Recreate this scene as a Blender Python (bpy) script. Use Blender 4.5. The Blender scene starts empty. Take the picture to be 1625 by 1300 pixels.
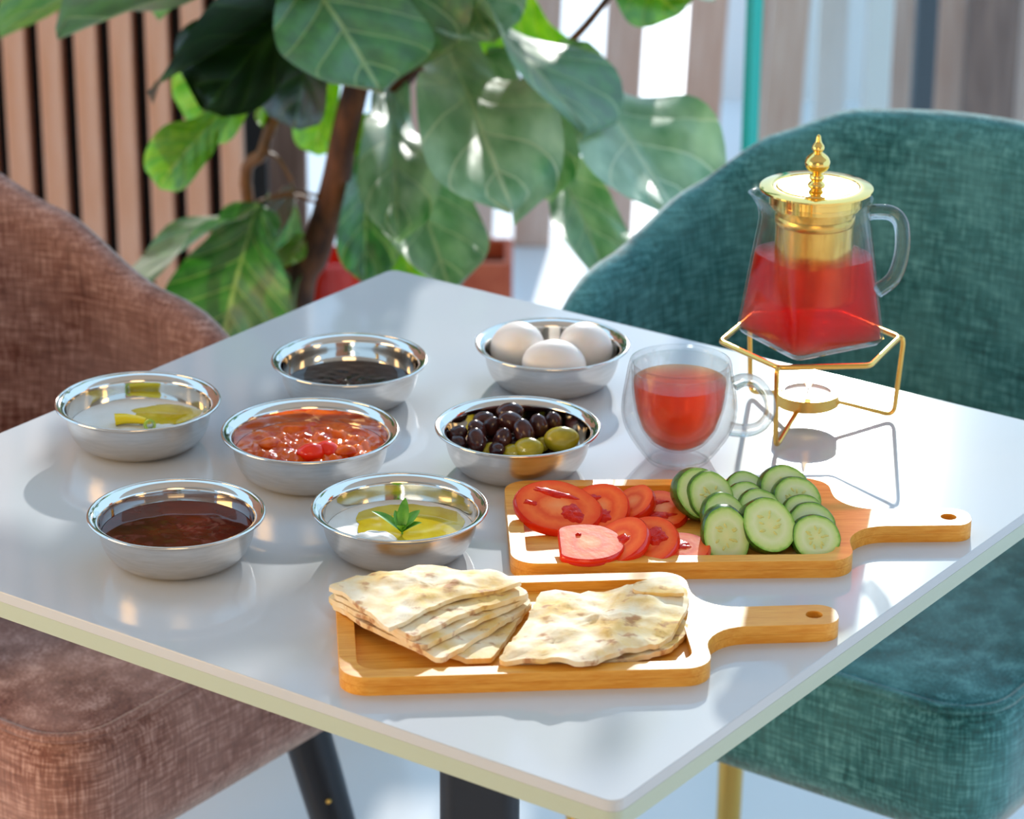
import bpy, bmesh, math, random
from mathutils import Vector, Matrix, noise as mnoise
from mathutils.geometry import tessellate_polygon

random.seed(7)
PI = math.pi
SC = bpy.context.scene
COL = SC.collection
CM = 0.01
TABLE_H = 75.0            # table top above the floor, cm; every z below is measured from the table top

# ------------------------------------------------------------------ camera
FOC = 4685.0
CAM = Vector((2.2254, -197.70, 82.457))
RIGHT = Vector((0.9999765742, 0.0024818891, 0.0063789641))
DOWN = Vector((0.0068447759, -0.3625876095, -0.9319245541))
FWD = Vector((0.0, 0.9319463856, -0.3625961036))
cd = bpy.data.cameras.new('camera')
cam = bpy.data.objects.new('camera', cd)
COL.objects.link(cam)
cd.sensor_width = 36.0
cd.lens = 36.0 * FOC / 1625.0
cd.clip_start = 0.05
cd.clip_end = 200.0
M = Matrix((RIGHT, -DOWN, -FWD)).transposed().to_4x4()
M.translation = Vector((CAM.x, CAM.y, CAM.z + TABLE_H)) * CM
cam.matrix_world = M
cd.dof.use_dof = True
cd.dof.focus_distance = 2.0
cd.dof.aperture_fstop = 9.0
SC.camera = cam

# ------------------------------------------------------------------ world, sun, fill lights, exposure
wd = bpy.data.worlds.new('world')
SC.world = wd
wd.use_nodes = True
bg = wd.node_tree.nodes['Background']
bg.inputs[0].default_value = (0.49, 0.75, 1.03, 1)
bg.inputs[1].default_value = 1.6

def light(name, kind, energy, color, loc, target=None, size=1.0):
    d = bpy.data.lights.new(name, kind)
    d.energy = energy
    d.color = color
    if kind == 'AREA':
        d.shape = 'DISK'
        d.size = size * CM
    o = bpy.data.objects.new(name, d)
    COL.objects.link(o)
    o.location = Vector((loc[0], loc[1], loc[2] + TABLE_H)) * CM
    if target is not None:
        dirv = Vector(target) - Vector(loc)
        o.rotation_euler = dirv.to_track_quat('-Z', 'Y').to_euler()
    return o

sun = light('sun', 'SUN', 4.3, (1.0, 0.97, 0.92), (40, 300, 150), (40 - 0.12 * 100, 200, 150 - 38.5))
sun.data.angle = math.radians(0.9)
light('warm_fill', 'AREA', 18, (1.0, 0.52, 0.08), (-190, -70, 32), (0, 0, 0), 90)  # warm fill added low at the left, brightens the left-facing sides
light('warm_fill', 'AREA', 10, (1.0, 0.66, 0.30), (10, -270, 70), (0, 0, 0), 120)  # second added warm fill, behind the camera, for the near faces
cy = SC.cycles
cy.max_bounces = 16
cy.transmission_bounces = 16
cy.transparent_max_bounces = 24
cy.volume_bounces = 6
cy.use_denoising = True

vs = SC.view_settings
SC.display_settings.display_device = 'sRGB'
vs.view_transform = 'Standard'
vs.look = 'None'
vs.exposure = 0.0
vs.gamma = 1.0
vs.use_curve_mapping = False

# ------------------------------------------------------------------ helpers
def at(u, v, z):
    """point of the plane z (cm above the table top) seen at photograph pixel u, v"""
    d = RIGHT * ((u - 812.5) / FOC) + DOWN * ((v - 650.0) / FOC) + FWD
    t = (z - CAM.z) / d.z
    return CAM + d * t

def at_y(u, v, y):
    d = RIGHT * ((u - 812.5) / FOC) + DOWN * ((v - 650.0) / FOC) + FWD
    return CAM + d * ((y - CAM.y) / d.y)

def W(p):
    return Vector((p[0], p[1], p[2] + TABLE_H)) * CM

def tag(o, label=None, cat=None, group=None, kind=None):
    if label: o['label'] = label
    if cat: o['category'] = cat
    if group: o['group'] = group
    if kind: o['kind'] = kind
    return o

def thing(name, loc, label, cat, group=None, rz=0.0):
    o = bpy.data.objects.new(name, None)
    o.empty_display_size = 0.05
    COL.objects.link(o)
    o.location = W(loc)
    o.rotation_euler = (0, 0, rz)
    return tag(o, label, cat, group)

def mesh(name, geo, mat, smooth=True, angle=40, flip_from=None):
    v, f = geo[0], geo[1]
    me = bpy.data.meshes.new(name)
    me.from_pydata([tuple(Vector(p) * CM) for p in v], [], f)
    if len(geo) > 2 and geo[2]:
        uv = me.uv_layers.new(name='UVMap')
        for l in me.loops:
            uv.data[l.index].uv = geo[2][l.vertex_index]
    for m in (mat if isinstance(mat, (list, tuple)) else [mat]):
        me.materials.append(m)
    bm = bmesh.new(); bm.from_mesh(me)
    bmesh.ops.recalc_face_normals(bm, faces=bm.faces)
    if flip_from is not None:
        bm.faces.ensure_lookup_table()
        bmesh.ops.reverse_faces(bm, faces=bm.faces[flip_from:])
    bm.to_mesh(me); bm.free()
    if smooth:
        me.shade_smooth()
        me.set_sharp_from_angle(angle=math.radians(angle))
    return me

def obj(name, geo, mat, parent=None, loc=None, rot=None, smooth=True, angle=40, bevel=0, kind=None, label=None):
    me = geo if isinstance(geo, bpy.types.Mesh) else mesh(name, geo, mat, smooth, angle)
    o = bpy.data.objects.new(name, me)
    COL.objects.link(o)
    if parent is not None:
        o.parent = parent
        if loc is not None: o.location = Vector(loc) * CM
    elif loc is not None:
        o.location = W(loc)
    if rot is not None:
        o.rotation_euler = rot
    if bevel:
        b = o.modifiers.new('bevel', 'BEVEL')
        b.width = bevel * CM; b.segments = 3; b.limit_method = 'ANGLE'; b.angle_limit = math.radians(40)
    if kind: o['kind'] = kind
    if label: o['label'] = label
    return o

def join(*gs):
    V, F, U = [], [], []
    has = all(len(g) > 2 and g[2] for g in gs)
    for g in gs:
        n = len(V)
        V += [tuple(p) for p in g[0]]
        F += [tuple(i + n for i in f) for f in g[1]]
        if has: U += g[2]
    return (V, F, U) if has else (V, F)

def moved(g, d=(0, 0, 0), m=None):
    d = Vector(d)
    vs_ = [((m @ Vector(p)) if m is not None else Vector(p)) + d for p in g[0]]
    return (vs_,) + tuple(g[1:])

def lathe(prof, n=64, close=False):
    """prof: (r, z) from one end to the other; r == 0 ends make poles; close joins last to first"""
    V, F, rows = [], [], []
    for r, z in prof:
        if r < 1e-6:
            rows.append([len(V)]); V.append((0, 0, z))
        else:
            rows.append(list(range(len(V), len(V) + n)))
            V += [(r * math.cos(2 * PI * k / n), r * math.sin(2 * PI * k / n), z) for k in range(n)]
    pairs = list(zip(rows, rows[1:])) + ([(rows[-1], rows[0])] if close else [])
    for a, b in pairs:
        for k in range(n):
            k2 = (k + 1) % n
            if len(a) == 1 and len(b) == 1: continue
            if len(a) == 1: F.append((a[0], b[k], b[k2]))
            elif len(b) == 1: F.append((a[k], b[0], a[k2]))
            else: F.append((a[k], b[k], b[k2], a[k2]))
    return V, F

def tube(pts, r, n=10, closed=False, cap=True, flat=1.0, up=None):
    """sweep a circle (or ellipse, flat = second radius / first) along pts"""
    pts = [Vector(p) for p in pts]
    N = len(pts)
    V, F = [], []
    ref = Vector(up) if up else None
    prev = None
    for i, p in enumerate(pts):
        a = pts[(i - 1) % N] if (closed or i > 0) else pts[i]
        b = pts[(i + 1) % N] if (closed or i < N - 1) else pts[i]
        t = (b - a).normalized()
        if ref is not None: s = t.cross(ref).normalized()
        elif prev is None:
            s = t.cross(Vector((0, 0, 1)) if abs(t.z) < 0.9 else Vector((1, 0, 0))).normalized()
        else:
            s = (prev - t * prev.dot(t)).normalized()
        prev = s
        q = t.cross(s)
        rr = r[i] if isinstance(r, (list, tuple)) else r
        for k in range(n):
            c = 2 * PI * k / n
            V.append(p + s * (rr * math.cos(c)) + q * (rr * flat * math.sin(c)))
    for i in range(N if closed else N - 1):
        j = (i + 1) % N
        for k in range(n):
            k2 = (k + 1) % n
            F.append((i * n + k, i * n + k2, j * n + k2, j * n + k))
    if cap and not closed:
        F.append(tuple(range(n))); F.append(tuple((N - 1) * n + k for k in range(n)))
    return V, F

def smooth_path(ctrl, per=8, closed=False):
    P = [Vector(c) for c in ctrl]; n = len(P); out = []
    for i in range(n if closed else n - 1):
        g = lambda k: P[k % n] if closed else P[max(0, min(n - 1, k))]
        p0, p1, p2, p3 = g(i - 1), g(i), g(i + 1), g(i + 2)
        for k in range(per):
            t = k / per
            out.append(0.5 * ((2 * p1) + (p2 - p0) * t + (2 * p0 - 5 * p1 + 4 * p2 - p3) * t * t + (3 * p1 - p0 - 3 * p2 + p3) * t ** 3))
    if not closed: out.append(P[-1])
    return out

def round_corners(pts, r, per=5):
    """polyline with its inner corners rounded by radius r"""
    P = [Vector(p) for p in pts]; out = [P[0]]
    for a, b, c in zip(P, P[1:], P[2:]):
        d1 = min(r, (a - b).length * 0.48); d2 = min(r, (c - b).length * 0.48)
        s = b + (a - b).normalized() * d1; e = b + (c - b).normalized() * d2
        for k in range(per + 1):
            t = k / per
            out.append(s * (1 - t) ** 2 + b * 2 * t * (1 - t) + e * t * t)
    out.append(P[-1])
    return out

def rrect(hx, hy, r, per=6, cx=0, cy=0):
    out = []
    for sx, sy, a0 in ((1, 1, 0), (-1, 1, 90), (-1, -1, 180), (1, -1, 270)):
        for k in range(per + 1):
            a = math.radians(a0 + 90 * k / per)
            out.append((cx + sx * (hx - r) + r * math.cos(a), cy + sy * (hy - r) + r * math.sin(a)))
    return out

def prism(loops, z0, z1):
    """solid slab from 2D loops: first outer, the rest holes"""
    V, F = [], []
    polys = [[Vector((x, y, 0)) for x, y in l] for l in loops]
    n = sum(len(l) for l in loops)
    for z in (z0, z1):
        for l in loops: V += [(x, y, z) for x, y in l]
    for t in tessellate_polygon(polys):
        F.append(tuple(t)); F.append(tuple(i + n for i in t))
    s = 0
    for l in loops:
        m = len(l)
        for k in range(m):
            a, b = s + k, s + (k + 1) % m
            F.append((a, b, b + n, a + n))
        s += m
    return V, F

def box(x0, x1, y0, y1, z0, z1):
    V = [(x, y, z) for z in (z0, z1) for y in (y0, y1) for x in (x0, x1)]
    return V, [(0, 1, 3, 2), (4, 5, 7, 6), (0, 1, 5, 4), (2, 3, 7, 6), (0, 2, 6, 4), (1, 3, 7, 5)]

def ellipsoid(rx, ry, rz, n=20, m=12, egg=0.0):
    V, F = lathe([(0, -1)] + [(math.cos(a), math.sin(a)) for a in [(-PI / 2 + PI * k / m) for k in range(1, m)]] + [(0, 1)], n)
    out = []
    for x, y, z in V:
        k = 1 - egg * z
        out.append((x * rx * k, y * ry * k, z * rz))
    return out, F

def surf(fn, nu, nv, closed_u=False):
    """grid of fn(s, t), s and t in 0..1, with UVs"""
    V, F, U = [], [], []
    cu = nu if closed_u else nu + 1
    for j in range(nv + 1):
        for i in range(cu):
            V.append(fn(i / nu, j / nv)); U.append((i / nu, j / nv))
    for j in range(nv):
        for i in range(nu):
            i2 = (i + 1) % cu
            F.append((j * cu + i, j * cu + i2, (j + 1) * cu + i2, (j + 1) * cu + i))
    return V, F, U

def fbm(x, y, z=0.0, sc=1.0):
    return mnoise.fractal(Vector((x * sc, y * sc, z * sc)), 1.0, 2.0, 3)

# ------------------------------------------------------------------ materials
def hexc(r, g, b):
    f = lambda c: (c / 255 / 12.92) if c / 255 <= 0.04045 else ((c / 255 + 0.055) / 1.055) ** 2.4
    return (f(r), f(g), f(b), 1.0)

def mat(name, color=(0.8, 0.8, 0.8, 1), rough=0.5, metal=0.0, **kw):
    m = bpy.data.materials.new(name)
    m.use_nodes = True
    b = m.node_tree.nodes['Principled BSDF']
    b.inputs['Base Color'].default_value = color
    b.inputs['Roughness'].default_value = rough
    b.inputs['Metallic'].default_value = metal
    for k, v in kw.items():
        b.inputs[k.replace('_', ' ')].default_value = v
    return m

class NT:
    def __init__(s, m):
        s.t = m.node_tree; s.b = s.t.nodes.get('Principled BSDF'); s.out = s.t.nodes['Material Output']
    def n(s, typ, **kw):
        x = s.t.nodes.new(typ)
        for k, v in kw.items():
            if k.startswith('i_'): x.inputs[k[2:].replace('_', ' ')].default_value = v
            else: setattr(x, k, v)
        return x
    def l(s, a, b): s.t.links.new(a, b)
    def coords(s, kind='Object', scale=(1, 1, 1), rot=(0, 0, 0)):
        c = s.n('ShaderNodeTexCoord'); mp = s.n('ShaderNodeMapping')
        mp.inputs['Scale'].default_value = scale; mp.inputs['Rotation'].default_value = rot
        s.l(c.outputs[kind], mp.inputs[0]); return mp.outputs[0]
    def noise(s, vec, scale, detail=3, rough=0.55):
        x = s.n('ShaderNodeTexNoise'); x.inputs['Scale'].default_value = scale
        x.inputs['Detail'].default_value = detail; x.inputs['Roughness'].default_value = rough
        s.l(vec, x.inputs['Vector']); return x.outputs[0]
    def ramp(s, fac, stops):
        r = s.n('ShaderNodeValToRGB'); e = r.color_ramp.elements
        while len(e) < len(stops): e.new(0.5)
        for k, (p, c) in enumerate(stops): e[k].position = p; e[k].color = c
        s.l(fac, r.inputs[0]); return r.outputs[0]
    def mix(s, fac, a, b, blend='MIX'):
        x = s.n('ShaderNodeMix', data_type='RGBA', blend_type=blend)
        for sock, v in ((x.inputs[0], fac), (x.inputs[6], a), (x.inputs[7], b)):
            if hasattr(v, 'links'): s.l(v, sock)
            else: sock.default_value = v
        return x.outputs[2]
    def math(s, op, a, b=0.0):
        x = s.n('ShaderNodeMath', operation=op)
        for sock, v in ((x.inputs[0], a), (x.inputs[1], b)):
            if hasattr(v, 'links'): s.l(v, sock)
            else: sock.default_value = v
        return x.outputs[0]
    def bump(s, h, strength=0.3, dist=0.002):
        x = s.n('ShaderNodeBump'); x.inputs['Strength'].default_value = strength; x.inputs['Distance'].default_value = dist
        s.l(h, x.inputs['Height']); s.l(x.outputs[0], s.b.inputs['Normal'])

def noisy(name, c1, c2, scale, rough=0.5, stretch=(1, 1, 1), bump=0.0, bscale=None, lo=0.35, hi=0.65, metal=0.0, **kw):
    m = mat(name, c1, rough, metal, **kw); t = NT(m)
    v = t.coords('Object', stretch)
    f = t.noise(v, scale, 4)
    t.l(t.ramp(f, [(lo, c1), (hi, c2)]), t.b.inputs['Base Color'])
    if bump: t.bump(f if bscale is None else t.noise(v, bscale, 3), bump, 0.002)
    return m

def fabric(name, c1, c2, c3):
    """woven upholstery: crossed threads in colour and relief"""
    m = mat(name, c1, 0.85, 0.0); t = NT(m)
    a = t.noise(t.coords('Object', (40, 40, 420)), 1.0, 3)
    b = t.noise(t.coords('Object', (420, 420, 40)), 1.0, 3)
    big = t.noise(t.coords('Object', (1, 1, 1)), 14, 4)
    s = t.math('ADD', t.math('MULTIPLY', a, 0.5), t.math('MULTIPLY', b, 0.5))
    base = t.ramp(s, [(0.36, c1), (0.5, c2), (0.64, c3)])
    t.l(t.mix(t.ramp(big, [(0.35, (0, 0, 0, 1)), (0.7, (0.45, 0.45, 0.45, 1))]), base, c3), t.b.inputs['Base Color'])
    t.b.inputs['Sheen Weight'].default_value = 0.8
    t.b.inputs['Sheen Roughness'].default_value = 0.35
    t.bump(s, 0.5, 0.002)
    return m

def glassy(name, color=(1, 1, 1, 1), ior=1.4, rough=0.02, bend=0.0):
    """thin clear wall: Fresnel reflection over straight transmission"""
    m = bpy.data.materials.new(name); m.use_nodes = True
    t = NT(m); t.t.nodes.remove(t.b)
    g = t.n('ShaderNodeBsdfGlossy'); g.inputs['Roughness'].default_value = rough
    tr = t.n('ShaderNodeBsdfTransparent'); tr.inputs[0].default_value = color
    fr = t.n('ShaderNodeFresnel'); ge = t.n('ShaderNodeNewGeometry')
    # the same reflection on both faces of a thin wall: 1 / ior where the node would invert it
    t.l(t.math('POWER', ior, t.math('SUBTRACT', 1.0, t.math('MULTIPLY', ge.outputs['Backfacing'], 2.0))), fr.inputs[0])
    mx = t.n('ShaderNodeMixShader')
    t.l(fr.outputs[0], mx.inputs[0]); t.l(tr.outputs[0], mx.inputs[1]); t.l(g.outputs[0], mx.inputs[2])
    if bend:
        gl = t.n('ShaderNodeBsdfGlass'); gl.inputs['IOR'].default_value = 1.45 if ior > 1.16 else 1.33; gl.inputs['Color'].default_value = color; gl.inputs['Roughness'].default_value = 0
        m2 = t.n('ShaderNodeMixShader'); m2.inputs[0].default_value = bend
        t.l(mx.outputs[0], m2.inputs[1]); t.l(gl.outputs[0], m2.inputs[2]); mx = m2
    t.l(mx.outputs[0], t.out.inputs['Surface'])
    return m

def tea_mat(name, color, dens, scol, sdens, surf_col, bend):
    m = glassy(name, surf_col, 1.15, 0.01, bend); t = NT(m)
    ab = t.n('ShaderNodeVolumeAbsorption'); ab.inputs[0].default_value = color; ab.inputs[1].default_value = dens
    sc = t.n('ShaderNodeVolumeScatter'); sc.inputs[0].default_value = scol; sc.inputs[1].default_value = sdens
    sc.inputs['Anisotropy'].default_value = 0.3
    ad = t.n('ShaderNodeAddShader')
    t.l(ab.outputs[0], ad.inputs[0]); t.l(sc.outputs[0], ad.inputs[1]); t.l(ad.outputs[0], t.out.inputs['Volume'])
    return m

def leaf_mat(name, c1, c2, vein, trans, sheen_wt=0.0):
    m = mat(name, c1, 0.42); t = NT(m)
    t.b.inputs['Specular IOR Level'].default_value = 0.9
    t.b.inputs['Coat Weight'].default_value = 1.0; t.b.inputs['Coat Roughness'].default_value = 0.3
    t.b.inputs['Sheen Weight'].default_value = sheen_wt; t.b.inputs['Sheen Roughness'].default_value = 0.5
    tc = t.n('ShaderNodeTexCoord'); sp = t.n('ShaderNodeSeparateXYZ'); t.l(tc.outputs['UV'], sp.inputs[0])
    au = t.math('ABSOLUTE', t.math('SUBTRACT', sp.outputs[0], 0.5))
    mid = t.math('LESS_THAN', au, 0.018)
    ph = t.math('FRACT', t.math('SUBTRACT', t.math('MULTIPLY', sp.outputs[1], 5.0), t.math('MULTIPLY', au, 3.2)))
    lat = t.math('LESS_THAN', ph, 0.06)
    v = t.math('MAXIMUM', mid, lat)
    f = t.noise(t.coords('Object'), 3.2 if sheen_wt > .9 else 9, 3)
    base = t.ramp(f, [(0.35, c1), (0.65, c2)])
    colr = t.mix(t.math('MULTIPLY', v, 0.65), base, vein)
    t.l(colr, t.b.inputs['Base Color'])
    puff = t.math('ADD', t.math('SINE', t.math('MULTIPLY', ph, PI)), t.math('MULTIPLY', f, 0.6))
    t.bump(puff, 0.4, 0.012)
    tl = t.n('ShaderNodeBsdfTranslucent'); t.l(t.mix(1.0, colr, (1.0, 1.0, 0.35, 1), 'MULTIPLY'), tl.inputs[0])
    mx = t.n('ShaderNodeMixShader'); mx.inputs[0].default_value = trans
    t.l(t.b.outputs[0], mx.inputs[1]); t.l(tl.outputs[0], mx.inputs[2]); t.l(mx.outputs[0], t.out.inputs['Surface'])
    return m

def wood_mat(name, c1, c2, stretch, scale, rough=0.4):
    m = mat(name, c1, rough); t = NT(m)
    f = t.noise(t.coords('Object', stretch), scale, 4, 0.6)
    g = t.noise(t.coords('Object', tuple(4 * s for s in stretch)), scale, 2)
    k = t.math('ADD', t.math('MULTIPLY', f, 0.7), t.math('MULTIPLY', g, 0.3))
    t.l(t.ramp(k, [(0.35, c1), (0.62, c2)]), t.b.inputs['Base Color'])
    t.bump(k, 0.08, 0.001)
    return m

M_ = {}
M_['table'] = noisy('white_laminate', (0.585, 0.62, 0.655, 1), (0.625, 0.655, 0.685, 1), 3, 0.07, Specular_IOR_Level=0.3)
M_['edge'] = mat('table_edge_band', (0.50, 0.58, 0.46, 1), 0.28)
M_['dark_metal'] = mat('charcoal_metal', hexc(38, 44, 54), 0.38, 0.3)
M_['steel_out'] = noisy('brushed_steel', (0.74, 0.71, 0.68, 1), (0.66, 0.63, 0.60, 1), 60, 0.26, (1, 1, 8), metal=1.0)
M_['steel_in'] = mat('polished_steel', (0.74, 0.71, 0.67, 1), 0.07, 1.0)
M_['gold'] = mat('brushed_gold', (0.80, 0.50, 0.13, 1), 0.24, 1.0)
M_['gold_mirror'] = mat('polished_gold', (0.95, 0.66, 0.20, 1), 0.08, 1.0)
M_['gold_mesh'] = noisy('gold_strainer', (0.85, 0.56, 0.15, 1), (0.70, 0.42, 0.10, 1), 220, 0.22, (1, 1, .2), metal=1.0)
M_['glass'] = glassy('clear_glass', (0.97, 0.98, 0.978, 1), 1.2, 0.01, 0.1)
M_['glass_thick'] = glassy('thick_clear_glass', (0.96, 0.975, 0.97, 1), 1.5, 0.01, 0.5)
M_['pane'] = glassy('window_glass', (0.93, 0.96, 0.95, 1), 1.3)
M_['pane_edge'] = mat('green_glass_edge', (0.0, 0.52, 0.42, 1), 0.15)
M_['tea'] = tea_mat('black_tea', (0.994, 0.08, 0.02, 1), 70, (1.0, 0.06, 0.006, 1), 13, (1.0, 0.74, 0.62, 1), 0.5)
M_['tea_cup'] = tea_mat('black_tea_in_cup', (0.994, 0.22, 0.02, 1), 56, (1.0, 0.16, 0.006, 1), 13, (1.0, 0.78, 0.55, 1), 0.35)
M_['bamboo'] = wood_mat('bamboo', hexc(226, 148, 40), hexc(244, 180, 76), (1.5, 22, 14), 14)
M_['egg'] = noisy('eggshell', (0.86, 0.82, 0.78, 1), (0.82, 0.77, 0.72, 1), 40, 0.42, Subsurface_Weight=0.15, Subsurface_Scale=0.004)
M_['olive_dark'] = noisy('kalamata_skin', hexc(44, 20, 24), hexc(78, 40, 34), 90, 0.16)
M_['olive_green'] = noisy('green_olive_skin', hexc(150, 136, 20), hexc(178, 160, 40), 90, 0.22, bump=0.25)
M_['labneh'] = noisy('labneh', (0.84, 0.83, 0.80, 1), (0.80, 0.79, 0.74, 1), 60, 0.35, bump=0.15)
M_['oil'] = noisy('olive_oil', hexc(196, 166, 14), hexc(216, 194, 62), 50, 0.06)
M_['jam'] = noisy('dark_jam', (0.012, 0.004, 0.003, 1), (0.03, 0.007, 0.004, 1), 120, 0.08, bump=0.2, Specular_IOR_Level=0.22)
M_['syrup'] = noisy('grape_syrup', (0.060, 0.007, 0.004, 1), (0.13, 0.014, 0.005, 1), 30, 0.05, Specular_IOR_Level=0.25)
M_['shak'] = noisy('tomato_sauce', hexc(240, 116, 20), hexc(184, 42, 6), 70, 0.14, bump=0.35, lo=0.3, hi=0.7, Specular_IOR_Level=0.35)
def tomato_mat():
    m = mat('tomato_flesh', (0.9, 0.2, 0.05, 1), 0.36, 0.0, Specular_IOR_Level=0.18, Subsurface_Weight=0.15, Subsurface_Scale=0.004); t = NT(m)
    tc = t.n('ShaderNodeTexCoord'); sp = t.n('ShaderNodeVectorMath', operation='LENGTH')
    t.l(tc.outputs['UV'], sp.inputs[0])
    f = t.noise(t.coords('Object'), 130, 4)
    r = t.math('ADD', sp.outputs['Value'], t.math('MULTIPLY', t.math('SUBTRACT', f, 0.5), 0.35))
    t.l(t.ramp(r, [(0.0, hexc(255, 158, 96)), (0.3, hexc(255, 132, 66)), (0.48, hexc(240, 84, 28)), (0.72, hexc(255, 118, 50)), (1.0, hexc(246, 78, 22))]), t.b.inputs['Base Color'])
    t.bump(f, 0.2, 0.001)
    return m
M_['tom_flesh'] = tomato_mat()
M_['tom_skin'] = mat('tomato_skin', hexc(236, 46, 16), 0.14)
M_['tom_gel'] = noisy('tomato_seed_gel', hexc(200, 20, 4), hexc(224, 48, 14), 200, 0.2, bump=0.5, Specular_IOR_Level=0.2)
M_['cuke_peel'] = noisy('cucumber_peel', hexc(30, 68, 20), hexc(72, 116, 40), 80, 0.25, bump=0.3)
def cuke_mat():
    m = mat('cucumber_flesh', (0.6, 0.75, 0.4, 1), 0.22); t = NT(m)
    tc = t.n('ShaderNodeTexCoord'); sp = t.n('ShaderNodeVectorMath', operation='LENGTH')
    t.l(tc.outputs['UV'], sp.inputs[0])
    f = t.noise(t.coords('Object'), 220, 3)
    r = t.math('ADD', sp.outputs['Value'], t.math('MULTIPLY', t.math('SUBTRACT', f, 0.5), 0.16))
    t.l(t.ramp(r, [(0.0, hexc(226, 232, 170)), (0.42, hexc(206, 226, 160)), (0.6, hexc(220, 236, 190)), (0.88, hexc(196, 226, 140)), (1.0, hexc(112, 176, 44))]), t.b.inputs['Base Color'])
    t.bump(f, 0.12, 0.001)
    t.b.inputs['Subsurface Weight'].default_value = 0.15; t.b.inputs['Subsurface Scale'].default_value = 0.003
    return m
M_['cuke'] = cuke_mat()
M_['cuke_seed'] = mat('cucumber_seed', hexc(210, 214, 130), 0.2)
def bread_mat():
    m = mat('flatbread', (0.8, 0.7, 0.5, 1), 0.7); t = NT(m)
    v = t.coords('Object')
    a = t.noise(v, 34, 4); b = t.noise(t.coords('Object', (1, 1.4, 1)), 70, 3)
    base = t.ramp(a, [(0.38, hexc(250, 236, 206)), (0.62, hexc(236, 196, 112))])
    spots = t.ramp(b, [(0.58, (0, 0, 0, 1)), (0.68, (0.8, 0.8, 0.8, 1))])
    t.l(t.mix(spots, base, hexc(176, 112, 60)), t.b.inputs['Base Color'])
    t.bump(t.math('ADD', a, t.math('MULTIPLY', b, 0.5)), 0.35, 0.003)
    t.b.inputs['Subsurface Weight'].default_value = 0.1; t.b.inputs['Subsurface Scale'].default_value = 0.004
    return m
M_['bread'] = bread_mat()
M_['mint'] = noisy('mint_leaf', hexc(70, 140, 30), hexc(110, 176, 50), 120, 0.4)
M_['pepper'] = mat('yellow_pepper', hexc(244, 214, 20), 0.2)
M_['scallion'] = mat('spring_onion', hexc(176, 206, 80), 0.25)
M_['wax'] = mat('candle_wax', (0.86, 0.82, 0.78, 1), 0.4, Subsurface_Weight=0.3, Subsurface_Scale=0.01)
M_['alu'] = mat('aluminium_cup', (0.8, 0.8, 0.8, 1), 0.25, 1.0)
M_['wick'] = mat('candle_wick', (0.03, 0.025, 0.02, 1), 0.8)
M_['brown'] = fabric('brown_weave', hexc(88, 46, 36), hexc(136, 86, 72), hexc(204, 164, 152))
M_['teal'] = fabric('teal_weave', hexc(14, 64, 66), hexc(32, 104, 108), hexc(100, 164, 168))
M_['bark'] = noisy('fig_bark', hexc(70, 38, 24), hexc(128, 76, 46), 60, 0.7, (1, 1, .4), bump=0.5)
M_['stem'] = noisy('young_stem', hexc(150, 92, 34), hexc(110, 66, 26), 40, 0.5)
M_['leaf'] = leaf_mat('fig_leaf_green', hexc(36, 108, 34), hexc(66, 142, 52), hexc(170, 200, 130), 0.32, 0.6)
M_['leaf4'] = leaf_mat('fig_leaf_painted_sheen', hexc(42, 130, 54), hexc(166, 208, 174), hexc(206, 222, 190), 0.3, 1.0)  # whitish sky gloss painted into the base colour as pale blotches
M_['leaf2'] = leaf_mat('fig_leaf_fresh', hexc(80, 156, 10), hexc(124, 186, 20), hexc(170, 190, 70), 0.45)
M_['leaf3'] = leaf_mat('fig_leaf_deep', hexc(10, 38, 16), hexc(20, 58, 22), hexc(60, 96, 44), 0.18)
M_['slat'] = noisy('slat_wood', hexc(222, 160, 126), hexc(232, 184, 160), 24, 0.55, (3, 3, .25))
M_['slat_back'] = mat('dark_backing', (0.008, 0.008, 0.010, 1), 0.8)
M_['post_wood'] = noisy('fence_wood', hexc(206, 166, 146), hexc(226, 196, 180), 18, 0.6, (3, 3, .3))
M_['post_dark'] = mat('navy_post', hexc(34, 52, 66), 0.5)
M_['post_brown'] = noisy('brown_post_wood', hexc(110, 74, 58), hexc(142, 106, 90), 18, 0.6, (3, 3, .3))
M_['post_white'] = mat('white_frame', (0.82, 0.84, 0.85, 1), 0.4)
M_['floor'] = noisy('white_floor', (0.74, 0.76, 0.78, 1), (0.70, 0.72, 0.74, 1), 1.2, 0.2)
M_['post_grey'] = noisy('grey_post', hexc(220, 220, 216), hexc(236, 236, 234), 8, 0.6, (3, 3, .3))
M_['render'] = noisy('grey_render', hexc(238, 238, 236), hexc(246, 246, 246), 3, 0.8)
M_['plaster'] = noisy('warm_plaster', (0.50, 0.40, 0.31, 1), (0.46, 0.36, 0.28, 1), 4, 0.8)
M_['ceil'] = mat('ceiling_paint', (0.62, 0.56, 0.50, 1), 0.8)
M_['terra'] = noisy('terracotta', hexc(176, 74, 44), hexc(200, 100, 66), 22, 0.6)
M_['red_glaze'] = mat('red_glaze', hexc(214, 40, 16), 0.12)
M_['pot_grey'] = noisy('grey_pot', hexc(70, 66, 62), hexc(92, 88, 84), 20, 0.6)
M_['soil'] = noisy('soil', hexc(46, 32, 22), hexc(70, 50, 36), 60, 0.9, bump=0.8)

# ------------------------------------------------------------------ the setting
tag(obj('floor', box(-420, 420, -330, 700, -2, 0), M_['floor'], loc=(0, 0, -TABLE_H), smooth=False), 'white polished floor running out to the terrace', kind='structure')
tag(obj('wall_front', box(-420, 420, -8, 0, 0, 265), M_['plaster'], loc=(0, -322, -TABLE_H), smooth=False), 'warm plaster wall on the near side of the room', kind='structure')
tag(obj('ceiling', box(-420, 420, -322, 60, 0, 8), M_['ceil'], loc=(0, 0, 190), smooth=False), 'cream ceiling over the tables', kind='structure')

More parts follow.
